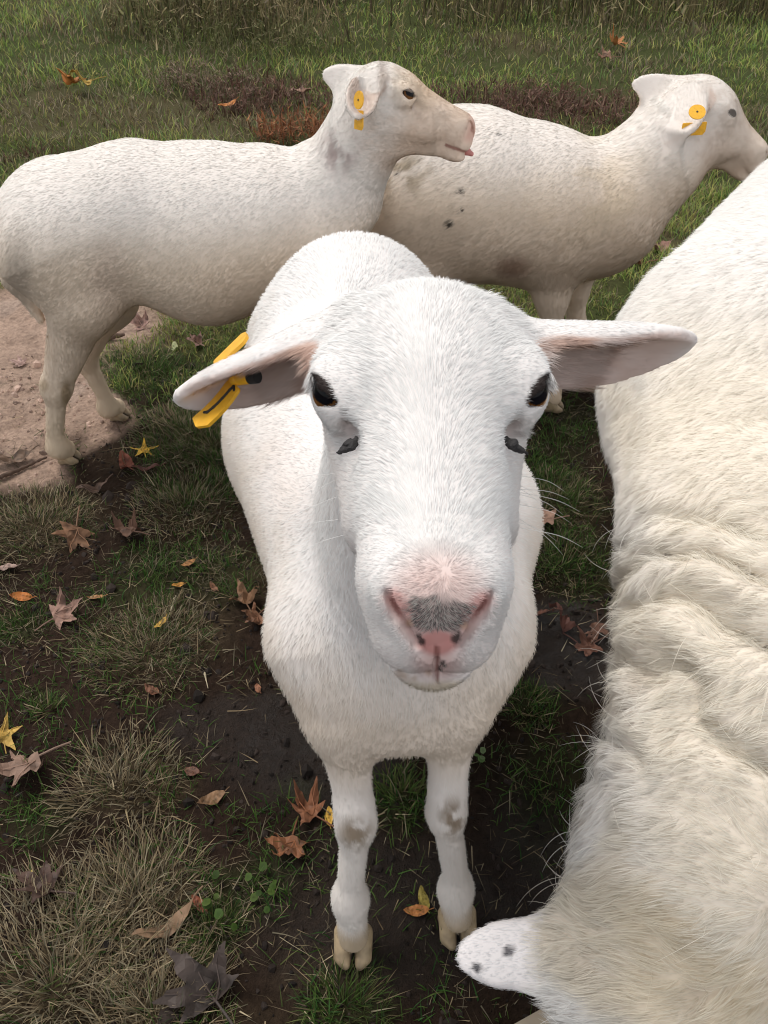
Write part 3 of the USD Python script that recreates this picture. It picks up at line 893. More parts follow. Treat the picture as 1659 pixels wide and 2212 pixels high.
def coat_side(head, colour, org, count, seed, ln0):
    def coat(t, v, f, n):
        p, nn, _ = sample(v, f, n, count, seed, weight_head(head, 3.0))
        q = head.loc(p)
        L, inn, which = ear_info(head, p)
        hd = np.linalg.norm(q - A((0, .035, -.02)), axis=1) < .155
        z = p[:, 2]
        fl = np.where((z > .36)[:, None], A([-.9, 0, -.6]), A([-.1, 0, -1.0]))
        fl = fl + (meshkit.fbm(p * 8, 2, seed)[:, None] - .5) * A([1.0, .6, 1.2])
        ln = np.full(len(p), ln0); li = np.full(len(p), .09); wd = np.full(len(p), .0010)
        ln[z < .30] = .007
        fl[hd] = head_flow(head, p[hd], nn[hd]); ln[hd] = .0065; li[hd] = .10; wd[hd] = .0008
        e = which >= 0
        fl[e] = ear_flow(head, which[e]); ln[e] = .006; li[e] = .2; wd[e] = .0007
        bare = np.zeros(len(p), bool)
        for s in (-1, 1):
            bare |= np.linalg.norm(q - A((s * .0530, .0110, .0070)), axis=1) < .0145
        bare |= hd & (q[:, 1] > .138)
        ln[hd & (q[:, 1] > .10)] *= .6
        k = ~bare
        col = colour(p) * np.random.default_rng(seed).uniform(.97, 1.03, (len(p), 1))
        pts = hairs(p[k], nn[k], fl[k], ln[k], li[k], .05, 3, seed + 1, .6)
        fur("coat", pts, nn[k], wd[k], np.clip(col[k], 0, 1), HAIR, t, org, seed)
    return coat

def coat4(t, v, f, n):
    org = ORG4
    def wgt(c):
        return sstep(2350, 2250, proj(c)[1]) * sstep(1800, 1720, proj(c)[0]) + .15
    p, nn, _ = sample(v, f, n, COUNT[3], 71, wgt)
    L, inn, which = ear_info(head4, p)
    x, y = proj(p)
    s = (p - nk_a) @ nk
    onneck = sstep(-.02, .06, s)
    fl = unit(A([-.15, .35, -.8]) + 0 * p)
    # wool on the neck hangs in locks that lean outwards and swirl
    sw = meshkit.fbm(p * 11, 3, 77)[:, None] - .5
    sw2 = meshkit.fbm(p * 11 + 9.3, 3, 78)[:, None] - .5
    fl = fl * (1 - onneck[:, None]) + (A([-.85, .05, -.35]) + sw * A([1.6, .8, 1.2]) + sw2 * A([.8, 1.7, -.9])) * onneck[:, None]
    fl = fl + sw * .5
    ln = .016 + .008 * onneck + .012 * onneck * (meshkit.noise(p * 25, 3) - .5)
    li = .30 + .08 * onneck
    wd = np.full(len(p), .00052)
    low = sstep(1750, 2050, y)
    ln = ln + low * .006
    e = which >= 0
    fl[e] = ear_flow(head4, which[e]); ln[e] = .007; li = np.where(e, .2, li); wd[e] = .0006
    col = colour4(p)
    r = np.random.default_rng(72)
    # locks: hairs lean towards the middle of their tuft
    cell = np.floor(p / .016 + .5) * .016
    pts = hairs(p, nn, fl, ln, li, .11, 4, 73, .55)
    from scipy.spatial import cKDTree
    gi = r.choice(len(p), len(p) // 22, replace=False)
    _, j = cKDTree(p[gi]).query(p)
    tip = pts[gi[j]]
    pull = A([0, .12, .38, .62])[None, :, None] * (.12 + .73 * onneck)[:, None, None]
    pull = np.where(e[:, None, None], 0, pull)
    pts = pts * (1 - pull) + (tip + (p - p[gi[j]])[:, None] * .12) * pull
    jw = .3 + .7 * onneck[:, None]
    col = col * (1 + (r.uniform(.88, 1.06, (len(p), 1)) * (.94 + .1 * r.random(len(gi))[j])[:, None] - 1) * jw)
    fur("fleece", pts, nn, wd, np.clip(col, 0, 1), HAIR, t, org, 75, .45)
    # loose long wisps
    i = r.choice(np.where((onneck > .6) & ~e)[0], 420, replace=False)
    w = hairs(p[i], nn[i], fl[i] + r.normal(size=(len(i), 3)) * .6, r.uniform(.03, .065, len(i)), .55, .3, 5, 74, .8)
    strands("wisps", w, np.full(len(i), .0004), np.clip(col[i] * 1.02, 0, 1), HAIR, t, origin=org)

COUNT = (190000, 120000, 85000, 115000)
ORG1, ORG2, ORG3, ORG4 = A([0, 1.0, 0.]), A([-.4, 1.75, 0.]), A([.35, 2.05, 0.]), A([.6, 1.1, 0.])
s1 = build_sheep("white lamb in the middle facing the viewer, head raised, one yellow ear tag", F1, (-.32, .2, -.01), (.32, 1.62, 1.06), .0035, colour1, ORG1, head1,
                 [(L1[4], (-.02, -1, 0)), (R1[4], (.06, -1, 0)), (HL1[4], (0, -1, 0)), (HR1[4], (0, -1, 0))], coat1, 1, .95, [(head1.world((0, .135, -.034)), .046, .0015)] + [(head1.world((s * .055, .012, .010)), .026, .0015) for s in (-1, 1)])
g2 = [PG(140, 1012) + A([0, .03, 0]), PG(250, 917) + A([0, .03, 0]), A([-.135, 1.72, 0]), A([-.155, 1.84, 0])]
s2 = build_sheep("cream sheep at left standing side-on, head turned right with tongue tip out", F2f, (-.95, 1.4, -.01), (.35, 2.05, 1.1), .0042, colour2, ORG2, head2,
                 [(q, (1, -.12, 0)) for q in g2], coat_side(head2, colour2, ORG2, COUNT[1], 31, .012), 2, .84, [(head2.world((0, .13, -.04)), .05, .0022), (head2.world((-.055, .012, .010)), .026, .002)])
g3 = [PG(1192, 893) + A([0, .02, 0]), PG(1272, 850) + A([0, .02, 0]), A([.07, 1.99, 0]), A([.10, 2.15, 0])]
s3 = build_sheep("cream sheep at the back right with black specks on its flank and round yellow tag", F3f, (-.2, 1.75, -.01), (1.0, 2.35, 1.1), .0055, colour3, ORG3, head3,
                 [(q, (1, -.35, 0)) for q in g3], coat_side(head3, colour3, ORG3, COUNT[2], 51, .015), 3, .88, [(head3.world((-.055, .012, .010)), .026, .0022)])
g4 = [A([.44, .85, 0]), A([.64, .85, 0]), A([.63, 1.51, 0]), A([.85, 1.43, 0])]
s4 = build_sheep("large woolly cream ewe in the right foreground, head lowered, neck fleece in folds", F4f, (.03, .1, -.05), (1.2, 1.9, .98), .0065, colour4, ORG4, head4,
                 [(q, (-.2, -1, 0)) for q in g4], coat4, 4, 1.1)

# ---- tear crusts, tags, tongue
def crust(head, s, parent, org, seed, size=1.0):
    r = np.random.default_rng(seed)
    b = A((s * .0410, .040, -.0005))
    pts = [b, b + A((s * .003, .004, -.001)), b + A((s * .0065, .006, -.0025)), b + A((s * .0108, .0075, -.0045))]
    S = Shape(); rs = [.0013, .0021, .0014, .0005]
    S.chain([head.world(q) for q in pts], [q * size for q in rs], .003)
    S.cone(head.world(pts[1]), head.world(pts[1] + A((s * -.001, .003, .001))), .002, .0012, .003)
    f = lambda p: S(p) - (meshkit.fbm(p * 420, 2, seed) - .5) * .0026
    c = head.world(b)
    v, fc, n = mesh_of(f, c - .03, c + .03, .0009)
    obj("tear_crust", (v, fc), GUNK, parent, True, origin=org)
for s in (-1, 1):
    crust(head1, s, s1, ORG1, 5 + s)

e = 0
# the lamb's tag: a bent plate below the ear with a black-tipped stud, and its back plate above the ear's edge
c = P(479, 868, .552)
tp, (ax, ay, az) = tag_panel("ear_tag", [(-.0092, -.0205), (.0025, -.0225), (.0098, -.0165), (.0090, .014), (-.0092, .014)], .0022, c,
                   P(530, 880, .545) - P(495, 845, .566), P(520, 815, .552) - P(435, 920, .552), s1, ORG1, 6.0)
t0 = P(510, 819, .551); t1 = P(540, 815, .545)
st = trimesh.creation.cylinder(.0042, segment=[t0, t1], sections=28)
obj("tag_stud", trimesh.util.concatenate([st, trimesh.creation.icosphere(3, .0046).apply_translation(t0)]), TAG_M, tp, 40, origin=ORG1)
t2 = P(556, 813, .5415)
obj("stud_tip", trimesh.creation.cylinder(.0044, segment=[t1, t2], sections=24), INK, tp, 40, origin=ORG1)
mk = [(.006, .011), (.003, .0125), (.0015, .009), (.0005, .002), (-.0005, -.006), (-.0015, -.011), (-.004, -.0125)]
sgn = 1 if (az @ (EYE - c)) > 0 else -1
mk3 = [c + ax * a + ay * b + az * (sgn * .00145 + 6.0 * b * b) for a, b in mk]
S = Shape(); S.chain(mk3, [.0009] * len(mk3), .0008)
mv, mf, mn = mesh_of(lambda p: S(p), c - .026, c + .026, .0006)
obj("tag_mark", (mv, mf), INK, tp, True, origin=ORG1)
cb = P(496, 760, .547)
tag_panel("ear_tag", [(-.009, -.013), (.009, -.013), (.010, .012), (.005, .0155), (-.005, .0155), (-.010, .012)], .0022, cb,
          P(500, 790, .540) - P(492, 740, .59), P(522, 732, .547) - P(466, 790, .547), s1, ORG1)

# tags of the two sheep behind
def side_tags(px, py, y, r, n, qx, qy, yy, poly, ax, ay, parent, org):
    tag_round("ear_tag", PY(px, py, y), n, r, parent, org)
    tag_panel("ear_tag", poly, .0022, PY(qx, qy, yy), ax, ay, parent, org)
side_tags(775, 216, 1.60, .0145, unit((-.82, -.52, .22)), 775, 260, 1.615, [(-.009, -.014), (.007, -.016), (.010, -.010), (.009, .016), (-.009, .016)],
          (.8, -.55, .1), (.25, .1, 1), s2, ORG2)
side_tags(1506, 242, 1.965, .0175, unit((-.10, -.62, .78)), 1498, 281, 1.985, [(-.026, -.006), (-.023, -.011), (.021, -.011), (.026, -.004), (.026, .016), (-.026, .016)],
          (1, 0, .06), (0, -.1, 1), s3, ORG3)
b = head2.world((.004, .152, -.060)); d = head2.vec(unit((-.25, .9, -.12)))
S = Shape(); S.chain([b - d * .02, b, b + d * .012], [.008, .0072, .0045], .004)
tv, tf, tn = mesh_of(lambda p: S(p), b - .04, b + .04, .0018)
obj("tongue", (tv, tf), TONGUE, s2, True, origin=ORG2)
# ------------------------------------------------------------------ the ground
def zone(px, py, rx, ry):
    c = PG(px, py)
    dep = depth(c)
    wx = rx * dep / FQ
    wy = (PG(px, py - ry)[1] - PG(px, py + ry)[1]) / 2
    return c[0], c[1], wx, wy

def zones(rows, x, y, soft=.45):
    out = np.zeros_like(x)
    for r in rows:
        cx, cy, wx, wy = zone(*r[:4])
        d = np.hypot((x - cx) / wx, (y - cy) / wy)
        out = np.maximum(out, sstep(1 + soft, 1 - soft, d) * (r[4] if len(r) > 4 else 1))
    return out

TAN = [(120, 690, 230, 70), (60, 700, 190, 90), (200, 700, 150, 50), (90, 860, 130, 110), (210, 900, 60, 60), (60, 1010, 90, 50), (10, 760, 180, 160)]
GREEN = [(300, 790, 90, 55), (420, 730, 90, 35), (400, 1240, 170, 70), (250, 1290, 60, 30), (30, 1350, 60, 40), (470, 820, 90, 40), (430, 960, 110, 110, .8),
         (90, 1520, 40, 26, .7), (500, 1930, 100, 70), (60, 1770, 70, 50, .7), (740, 2170, 80, 60), (865, 1730, 75, 55), (600, 1725, 50, 36, .6), (470, 2000, 60, 40),
         (1200, 1040, 80, 80), (1240, 1200, 90, 90, .8), (1140, 1520, 60, 50), (1190, 1680, 120, 90, .6), (1230, 900, 80, 40), (1180, 1790, 90, 60, .4), (1220, 960, 60, 50, .7)]
DRY = [(390, 960, 120, 80, .8), (90, 1120, 120, 60), (330, 1370, 150, 90, .9), (430, 1080, 90, 70, .7), (260, 1680, 110, 80), (290, 1920, 130, 90), (120, 2130, 220, 120), (300, 2170, 180, 60, .9),
       (560, 2190, 200, 60, .35), (720, 2090, 100, 70, .35), (1200, 1100, 70, 60, .6), (640, 1250, 200, 80, .5)]
WETZ = [(640, 1620, 190, 130), (1230, 1400, 110, 100), (450, 1560, 120, 60, .6), (880, 1950, 300, 160, .5), (1150, 1900, 120, 220, .45)]

def ground_h(x, y):
    p = np.stack([x, y, 0 * x], -1)
    near = np.exp(-(np.maximum(np.hypot(x, y - 1.1) - 1.6, 0) / 2.0) ** 2)
    h = (meshkit.fbm(p * 3.1, 3, 51) - .5) * .035 * near + (meshkit.fbm(p * 12, 3, 52) - .5) * .030 * near + (np.abs(meshkit.fbm(p * 30, 4, 53) - .5)) * .024 * near
    for J in (L1, R1):                            # each foot has pressed its own print flat
        h *= 1 - .8 * np.exp(-((x - J[4][0]) ** 2 + (y - J[4][1]) ** 2) / .045 ** 2)
    h = h + (meshkit.fbm(p * .35, 3, 54) - .45) * .12 * sstep(2.6, 5.0, y)
    return h - .006

def axis(lo, hi, a, b, fine, grow):
    s = [a]
    while s[-1] < b: s.append(s[-1] + fine)
    st = fine
    while s[-1] < hi: st *= grow; s.append(s[-1] + st)
    st = fine
    while s[0] > lo: st *= grow; s.insert(0, s[0] - st)
    return A(s)

gx, gy = axis(-400, 400, -1.15, 1.0, .0085, 1.11), axis(-200, 700, .38, 2.5, .0085, 1.09)
X, Y = np.meshgrid(gx, gy, indexing="ij")
Z = ground_h(X, Y)
gp = np.stack([X, Y, Z], -1).reshape(-1, 3)
ix = np.arange(X.size).reshape(X.shape)
gf = np.stack([ix[:-1, :-1], ix[1:, :-1], ix[1:, 1:], ix[:-1, 1:]], -1).reshape(-1, 4)
x_, y_ = gp[:, 0], gp[:, 1]
n1, n2 = meshkit.fbm(gp * A([6, 6, 0]), 4, 61), meshkit.fbm(gp * A([40, 40, 0]), 3, 62)
n3 = meshkit.fbm(gp * A([1.1, 1.1, 0]), 3, 63)
wz = lambda rows: zones(rows, x_ + (n1 - .5) * .12, y_ + (n1[::-1] - .5) * .12)
gcol = np.tile(A([.030, .0195, .0138]), (len(gp), 1)) * (.55 + .9 * n1)[:, None]
gcol = lerp(gcol, (.042, .026, .020), sstep(.5, .66, n3) * .6)
gcol = lerp(gcol, (.034, .042, .017), wz(GREEN) * .6)
gcol = lerp(gcol, (.10, .078, .045), wz(DRY) * .4)
field = sstep(1.95, 2.25, y_ + (n1 - .5) * .4)
gcol = lerp(gcol, A([.060, .072, .025]), field)
gcol = lerp(gcol, (.11, .085, .05), field * sstep(.52, .7, n3) * .6)
tanw = np.clip(wz(TAN) * (.55 + .9 * n1) * 1.25, 0, 1)
gcol = gcol * (1 - tanw[:, None]) + (A([.43, .31, .245]) * (.72 + .5 * n2)[:, None]) * tanw[:, None]
gcol = lerp(gcol, (.42, .33, .28), tanw * sstep(.6, .72, n1) * .5)
wet = wz(WETZ) * (1 - tanw) * (.4 + 1.2 * n1)
gcol = gcol * (1 - .35 * wet[:, None])
G_M = usdkit.material(stage, "/World/Looks/earth", {
    "a": ("attribute", {"attribute": "tint"}), "w": ("attribute", {"attribute": "wetness"}),
    "g": ("geometry", {}), "n": ("noise_texture", {"scale": 95.0, "detail": 8.0, "roughness": .65}),
    "n2": ("noise_texture", {"scale": 420.0, "detail": 5.0}),
    "r": ("rgb_ramp", {"ramp": [(.25, (.55, .55, .55)), (.75, (1.35, 1.33, 1.3))]}),
    "m": ("mix_color", {"blend_type": "multiply", "fac": 1.0, "use_clamp": False}),
    "ro": ("map_range", {"from_min": 0.0, "from_max": .9, "to_min": .85, "to_max": .18, "clamp": True}),
    "h": ("math", {"math_type": "multiply_add", "value2": .35}),
    "b": ("bump", {"strength": 1.0, "distance": .011}),
    "sp": ("map_range", {"from_min": 0.0, "from_max": .8, "to_min": .06, "to_max": .45, "clamp": True}),
    "p": ("principled_bsdf", {})},
    [("g.position", "n.vector"), ("g.position", "n2.vector"), ("n.fac", "r.fac"), ("a.color", "m.a"), ("r.color", "m.b"), ("m.result", "p.base_color"), ("w.fac", "ro.value"), ("ro.result", "p.roughness"), ("w.fac", "sp.value"), ("sp.result", "p.specular_ior_level"),
     ("n2.fac", "h.value1"), ("n.fac", "h.value3"), ("h.value", "b.height"), ("b.normal", "p.normal")], surface="p.BSDF")
gm = obj("ground", (gp, gf), G_M, None, True, gcol, label="muddy field ground with bare tan patch and grass", kind="structure")
UsdGeom.PrimvarsAPI(gm).CreatePrimvar("wetness", Sdf.ValueTypeNames.Color3fArray, "vertex").Set(Vt.Vec3fArray.FromNumpy(np.repeat(np.clip(wet, 0, 1)[:, None], 3, 1).astype(np.float32)))

# ------------------------------------------------------------------ grass, straw, weeds
BLADE = tint_mat("grass_blade", .6, .16, trans=.22)
LEAF_M = tint_mat("dry_leaf", .6, .35, trans=.12, bump=.0008, bscale=260.0)

def blades(base, height, width, az, lean, bend, c0, c1, seg=2, seed=0):
    """Grass blades: returns vertices, triangles and colours (base colour c0, tip colour c1)."""
    n = len(base)
    r = np.random.default_rng(seed)
    dirh = np.stack([np.cos(az), np.sin(az), 0 * az], 1)
    side = np.stack([-np.sin(az), np.cos(az), 0 * az], 1)
    tw = r.uniform(-1, 1, n)
    side = unit(side * np.cos(tw)[:, None] + dirh * np.sin(tw)[:, None])
    V, C = [], []
    q = base.copy(); ang = lean.copy()
    for i in range(seg + 1):
        t = i / seg
        w = width * (1 - t) ** .7 if i < seg else None
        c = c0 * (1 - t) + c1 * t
        if i < seg:
            V += [q - side * w[:, None] / 2, q + side * w[:, None] / 2]; C += [c, c]
        else:
            V += [q]; C += [c]
        st = (height / seg)[:, None]
        q = q + st * (np.cos(ang)[:, None] * A([0, 0, 1.0]) + np.sin(ang)[:, None] * dirh)
        ang = ang + bend / seg
    k = 2 * seg + 1
    v = np.stack(V, 1).reshape(-1, 3); col = np.stack(C, 1).reshape(-1, 3)
    tri = []
    for i in range(seg - 1):
        tri += [[2 * i, 2 * i + 1, 2 * i + 3], [2 * i, 2 * i + 3, 2 * i + 2]]
    tri += [[2 * seg - 2, 2 * seg - 1, 2 * seg]]
    f = (np.arange(n)[:, None, None] * k + A(tri)[None]).reshape(-1, 3)
    return v, f, np.clip(col, 0, 1)

def stuff_mesh(name, parts, m, label=None, cat=None, parent=None, kind="stuff", origin=None):
    v, f, c, o = [], [], [], 0
    for a, b, d in parts:
        v.append(a); f.append(b + o); c.append(d); o += len(a)
    ob = obj(name, (np.vstack(v), np.vstack(f)), m, parent, False, np.vstack(c), origin=origin)
    if parent is None:
        tag(ob, label, cat)
    tag(ob, kind=kind)
    return ob

R = np.random.default_rng(2024)
def scatter(n, x0, x1, y0, y1, dens, seed):
    r = np.random.default_rng(seed)
    x, y = r.uniform(x0, x1, n), r.uniform(y0, y1, n)
    k = r.random(n) < dens(x, y)
    x, y = x[k], y[k]
    return np.stack([x, y, ground_h(x, y) - .002], 1), r

GREENS = A([[.090, .150, .034], [.070, .125, .028], [.120, .160, .046], [.055, .110, .034], [.145, .165, .055]])
DRIES = A([[.33, .26, .155], [.24, .18, .105], [.40, .33, .215], [.17, .13, .08], [.28, .245, .165]])
def mixcol(pal, r, n, v=.25):
    return pal[r.integers(len(pal), size=n)] * r.uniform(1 - v, 1 + v, (n, 1))

nz = lambda x, y, s, sd: meshkit.fbm(np.stack([x * s, y * s, 0 * x], -1), 3, sd)
# near green grass
dn = lambda x, y: (zones(GREEN, x + (nz(x, y, 6, 70) - .5) * .1, y) * sstep(.34, .58, nz(x, y, 22, 71)) * .95 + (.10 + .30 * (x < .1)) * sstep(.46, .6, nz(x, y, 9, 79)) * (1 - zones(WETZ, x, y))) * (1 - zones(TAN, x, y, .2) * .97)
p, r = scatter(95000, -1.15, 1.0, .40, 2.15, dn, 301)
n = len(p)
c = mixcol(GREENS, r, n) * A([.62, .84, .68])
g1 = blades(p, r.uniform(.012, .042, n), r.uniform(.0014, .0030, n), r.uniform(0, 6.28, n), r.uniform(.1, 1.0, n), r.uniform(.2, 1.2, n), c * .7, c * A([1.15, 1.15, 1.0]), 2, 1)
# near dull, half dry grass
dd = lambda x, y: (zones(DRY, x + (nz(x, y, 6, 72) - .5) * .1, y) * sstep(.36, .60, nz(x, y, 18, 73)) * .8 + (.10 + .25 * (x < .1)) * sstep(.46, .6, nz(x, y, 7, 69)) * (1 - zones(WETZ, x, y))) * (1 - zones(TAN, x, y, .2) * .9)
p, r = scatter(64000, -1.15, 1.0, .40, 2.15, dd, 302)
n = len(p)
c = mixcol(DRIES, r, n); gmix = r.random((n, 1)) < .35
c = np.where(gmix, mixcol(GREENS, r, n), c) * .62
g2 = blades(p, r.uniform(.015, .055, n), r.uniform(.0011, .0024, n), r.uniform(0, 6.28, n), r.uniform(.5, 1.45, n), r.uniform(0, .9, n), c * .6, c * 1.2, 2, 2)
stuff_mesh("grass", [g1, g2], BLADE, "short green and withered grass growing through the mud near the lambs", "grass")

# the field behind
def df(x, y):
    clump = sstep(.25, .6, nz(x, y, 5, 74)) * .6 + .4 * sstep(.3, .6, nz(x, y, 16, 75))
    edge = sstep(1.85, 2.35, y + (nz(x, y, 5, 76) - .5) * .7)
    return edge * clump * (1 - zones(TAN, x, y, .15)) * np.clip(2.6 / np.maximum(y, 1.0), .12, 1) ** 1.1
def field(count, y0, y1, seed, hs, ws):
    half = lambda y: .55 + .55 * y
    r = np.random.default_rng(seed)
    y = y0 * (y1 / y0) ** r.random(count)
    x = r.uniform(-1, 1, count) * (.35 + .53 * y)
    k = r.random(count) < df(x, y) * (.5 + .5 * y / y0) 
    x, y = x[k], y[k]
    n = len(x)
    p = np.stack([x, y, ground_h(x, y) - .004], 1)
    tone = nz(x, y, 2.2, 77); yel = sstep(.50, .66, nz(x, y, 1.3, 78) + zones([(60, 175, 120, 50), (20, 350, 60, 25), (200, 215, 80, 25), (420, 60, 300, 50), (1350, 60, 160, 30)], x, y) * .25)
    c = mixcol(GREENS, r, n) * (1.5 + 1.6 * tone)[:, None] * (1 + .35 * sstep(4, 8, y))[:, None] * A([1.20, .96, 1.0])
    dry = r.random(n) < .20 + .50 * yel
    c = np.where(dry[:, None], mixcol(DRIES, r, n) * .85, c)
    red = zones([(520, 200, 130, 50), (1190, 228, 220, 45), (660, 285, 60, 35), (130, 330, 130, 22, .7)], x + (nz(x, y, 7, 80) - .5) * .3, y)
    rd = r.random(n) < red * .8
    c = np.where(rd[:, None], A([.13, .075, .052]) * r.uniform(.5, 1.5, (n, 1)), c)
    dark = zones([(90, 65, 120, 30), (620, 140, 200, 30, .6), (1500, 40, 160, 50, .6)], x, y)
    h = r.uniform(*hs, n) * (.45 + .75 * tone) * (1 + .02 * y) * (1 + .7 * dark)
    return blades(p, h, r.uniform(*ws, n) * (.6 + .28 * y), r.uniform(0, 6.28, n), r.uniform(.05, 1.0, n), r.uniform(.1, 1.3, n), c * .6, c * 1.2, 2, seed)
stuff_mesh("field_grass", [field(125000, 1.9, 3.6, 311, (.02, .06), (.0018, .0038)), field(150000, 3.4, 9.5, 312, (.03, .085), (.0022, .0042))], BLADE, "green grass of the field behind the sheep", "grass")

# crumbs of earth, pebbles and broken bits of leaf on the mud and the bare ground
def crumbs(count, seed):
    r = np.random.default_rng(seed)
    x, y = r.uniform(-1.1, .9, count), .42 + 1.75 * r.random(count)
    s = r.uniform(.0018, .0055, count) * (1 + 1.6 * (r.random(count) < .06))
    base = trimesh.creation.icosphere(0)
    v0 = np.array(base.vertices)
    v = v0[None] * (1 + r.normal(size=(count, 12, 1)) * .22) * s[:, None, None] * r.uniform(.5, 1.3, (count, 1, 3))
    v = v + np.stack([x, y, ground_h(x, y) + s * .15], 1)[:, None]
    f = base.faces[None] + (np.arange(count) * 12)[:, None, None]
    tz = zones(TAN, x, y, .3)
    c = A([.020, .014, .0115]) * (1 - tz[:, None]) + A([.33, .235, .19]) * tz[:, None]
    c = c * r.uniform(.5, 1.7, (count, 1))
    return v.reshape(-1, 3), f.reshape(-1, 3), np.repeat(c, 12, 0)
stuff_mesh("earth_crumbs", [crumbs(5200, 330)], tint_mat("crumb", .85, .25), "small crumbs of earth and grit on the mud", "earth")

# straw lying about
ds = lambda x, y: .25 + .75 * zones(DRY, x, y)
p, r = scatter(1500, -1.1, .9, .42, 2.1, ds, 320)
n = len(p)
c = mixcol(DRIES, r, n) * .95
p[:, 2] += .008
stuff_mesh("straw", [blades(p, r.uniform(.02, .075, n), r.uniform(.001, .0024, n), r.uniform(0, 6.28, n), r.uniform(1.35, 1.6, n), r.uniform(-.35, .35, n), c, c * 1.1, 3, 5)], BLADE, "loose pale straw lying on the mud", "straw")

# thatch: short dead bits trodden into the mud
dt = lambda x, y: (.30 + .70 * np.maximum(zones(DRY, x, y, .6), .6 * zones(GREEN, x, y, .6))) * sstep(.30, .55, nz(x, y, 8, 68)) * (1 - .75 * zones(WETZ, x, y)) * (1 - .7 * zones(TAN, x, y))
p, r = scatter(42000, -1.1, .9, .42, 2.1, dt, 321)
n = len(p)
c = mixcol(DRIES, r, n, .4) * r.uniform(.25, .85, (n, 1))
p[:, 2] += r.uniform(.002, .010, n)
stuff_mesh("thatch", [blades(p, r.uniform(.008, .035, n), r.uniform(.0008, .0019, n), r.uniform(0, 6.28, n), r.uniform(1.2, 1.75, n), r.uniform(-.5, .5, n), c, c, 2, 6)], BLADE, "short dead grass bits trodden into the dark mud", "dead grass")

# single tufts
def tuft(label, px, py, rad, n, hmin, hmax, dry, seed, wid=(.0013, .0026), lean=(.25, 1.25), tone=1.0):
    r = np.random.default_rng(seed)
    n = int(n * 1.9)
    c0 = PG(px, py)
    a, d = r.uniform(0, 6.28, n), rad * r.random(n) ** .65
    x, y = c0[0] + np.cos(a) * d, c0[1] + np.sin(a) * d * 1.05
    p = np.stack([x, y, ground_h(x, y) - .003], 1)
    az = a + r.normal(size=n) * .7
    c = np.where((r.random(n) < dry)[:, None], mixcol(DRIES, r, n, .3) * tone, mixcol(GREENS, r, n) * .8)
    ln = r.uniform(*lean, n) * (.4 + .6 * d / rad)
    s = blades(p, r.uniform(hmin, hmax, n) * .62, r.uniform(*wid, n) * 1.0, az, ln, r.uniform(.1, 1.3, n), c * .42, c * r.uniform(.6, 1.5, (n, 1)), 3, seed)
    org = A([c0[0], c0[1], float(ground_h(A([c0[0]]), A([c0[1]]))[0])])
    t = thing("grass_tuft", label, "grass tuft", org)
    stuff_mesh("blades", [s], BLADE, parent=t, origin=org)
    k = max(6, n // 40)
    a = r.uniform(0, 6.28, k); d = rad * r.random(k) ** .5 * .9
    x, y = c0[0] + np.cos(a) * d, c0[1] + np.sin(a) * d
    q = np.stack([x, y, ground_h(x, y)], 1)
    cc = mixcol(DRIES, r, k) * 1.1 * tone
    stuff_mesh("dry_stalks", [blades(q, r.uniform(hmax * .5, hmax * .95, k), r.uniform(.0016, .003, k), a, r.uniform(.6, 1.3, k), r.uniform(0, .4, k), cc * .8, cc, 3, seed + 1)], BLADE, parent=t, origin=org)

tuft("spiky dry tan tuft standing alone on dark mud, left of the lamb's legs", 255, 1690, .095, 420, .035, .075, .93, 401)
tuft("greyish half-withered tuft below the pinkish lobed leaf at left", 325, 1400, .120, 620, .03, .065, .62, 402)
tuft("pale straw tuft just above the matted dry grass at lower left", 290, 1930, .105, 520, .04, .08, .85, 403)
tuft("matted brown dry grass filling the bottom left corner", 110, 2130, .17, 1100, .04, .09, .96, 404, lean=(.5, 1.4))
tuft("flattened tan grass along the bottom edge, right of the corner mat", 330, 2190, .10, 420, .04, .08, .93, 405, lean=(.6, 1.4))
tuft("olive tuft behind the yellow star-shaped leaf, beside the front lamb's flank", 410, 930, .13, 700, .03, .07, .6, 406)
tuft("olive tan tuft at the left edge above the big brown maple leaf", 75, 1125, .12, 600, .03, .06, .75, 407)
tuft("olive dry tuft between the yellow leaf and the lamb's flank, lower one", 400, 1085, .12, 600, .03, .06, .68, 408)
tuft("bright green tuft of long blades between the lamb's two front legs", 870, 1715, .045, 120, .03, .07, .04, 409, (.002, .0045))
tuft("green grass tuft at the bottom edge below the lamb's left hoof", 745, 2170, .055, 260, .03, .07, .12, 410)
tuft("deep green bunch of grass below the round-leaved weed", 455, 2000, .045, 220, .025, .05, .05, 411)
tuft("pale grass tuft between the lamb's flank and the woolly ewe", 1205, 1075, .10, 420, .03, .06, .5, 412)
tuft("small green seedling tuft on mud by the left edge", 100, 1530, .022, 40, .03, .055, .1, 413, (.002, .0035))
tuft("dark green tuft below the brown leaf, beside the ewe's wool", 1215, 1215, .09, 420, .025, .055, .2, 414)
tuft("small green tuft right of the lamb's chest", 1140, 1520, .04, 160, .025, .05, .1, 415)
tuft("green tuft under the belly of the left-hand sheep, by the tan earth", 300, 800, .12, 600, .025, .055, .15, 416)
tuft("green tuft half hidden under the lamb's yellow-tagged ear", 470, 960, .10, 420, .03, .06, .4, 417)
tuft("sparse green tuft by the orange leaf at the left edge", 60, 1345, .055, 140, .025, .05, .15, 418)

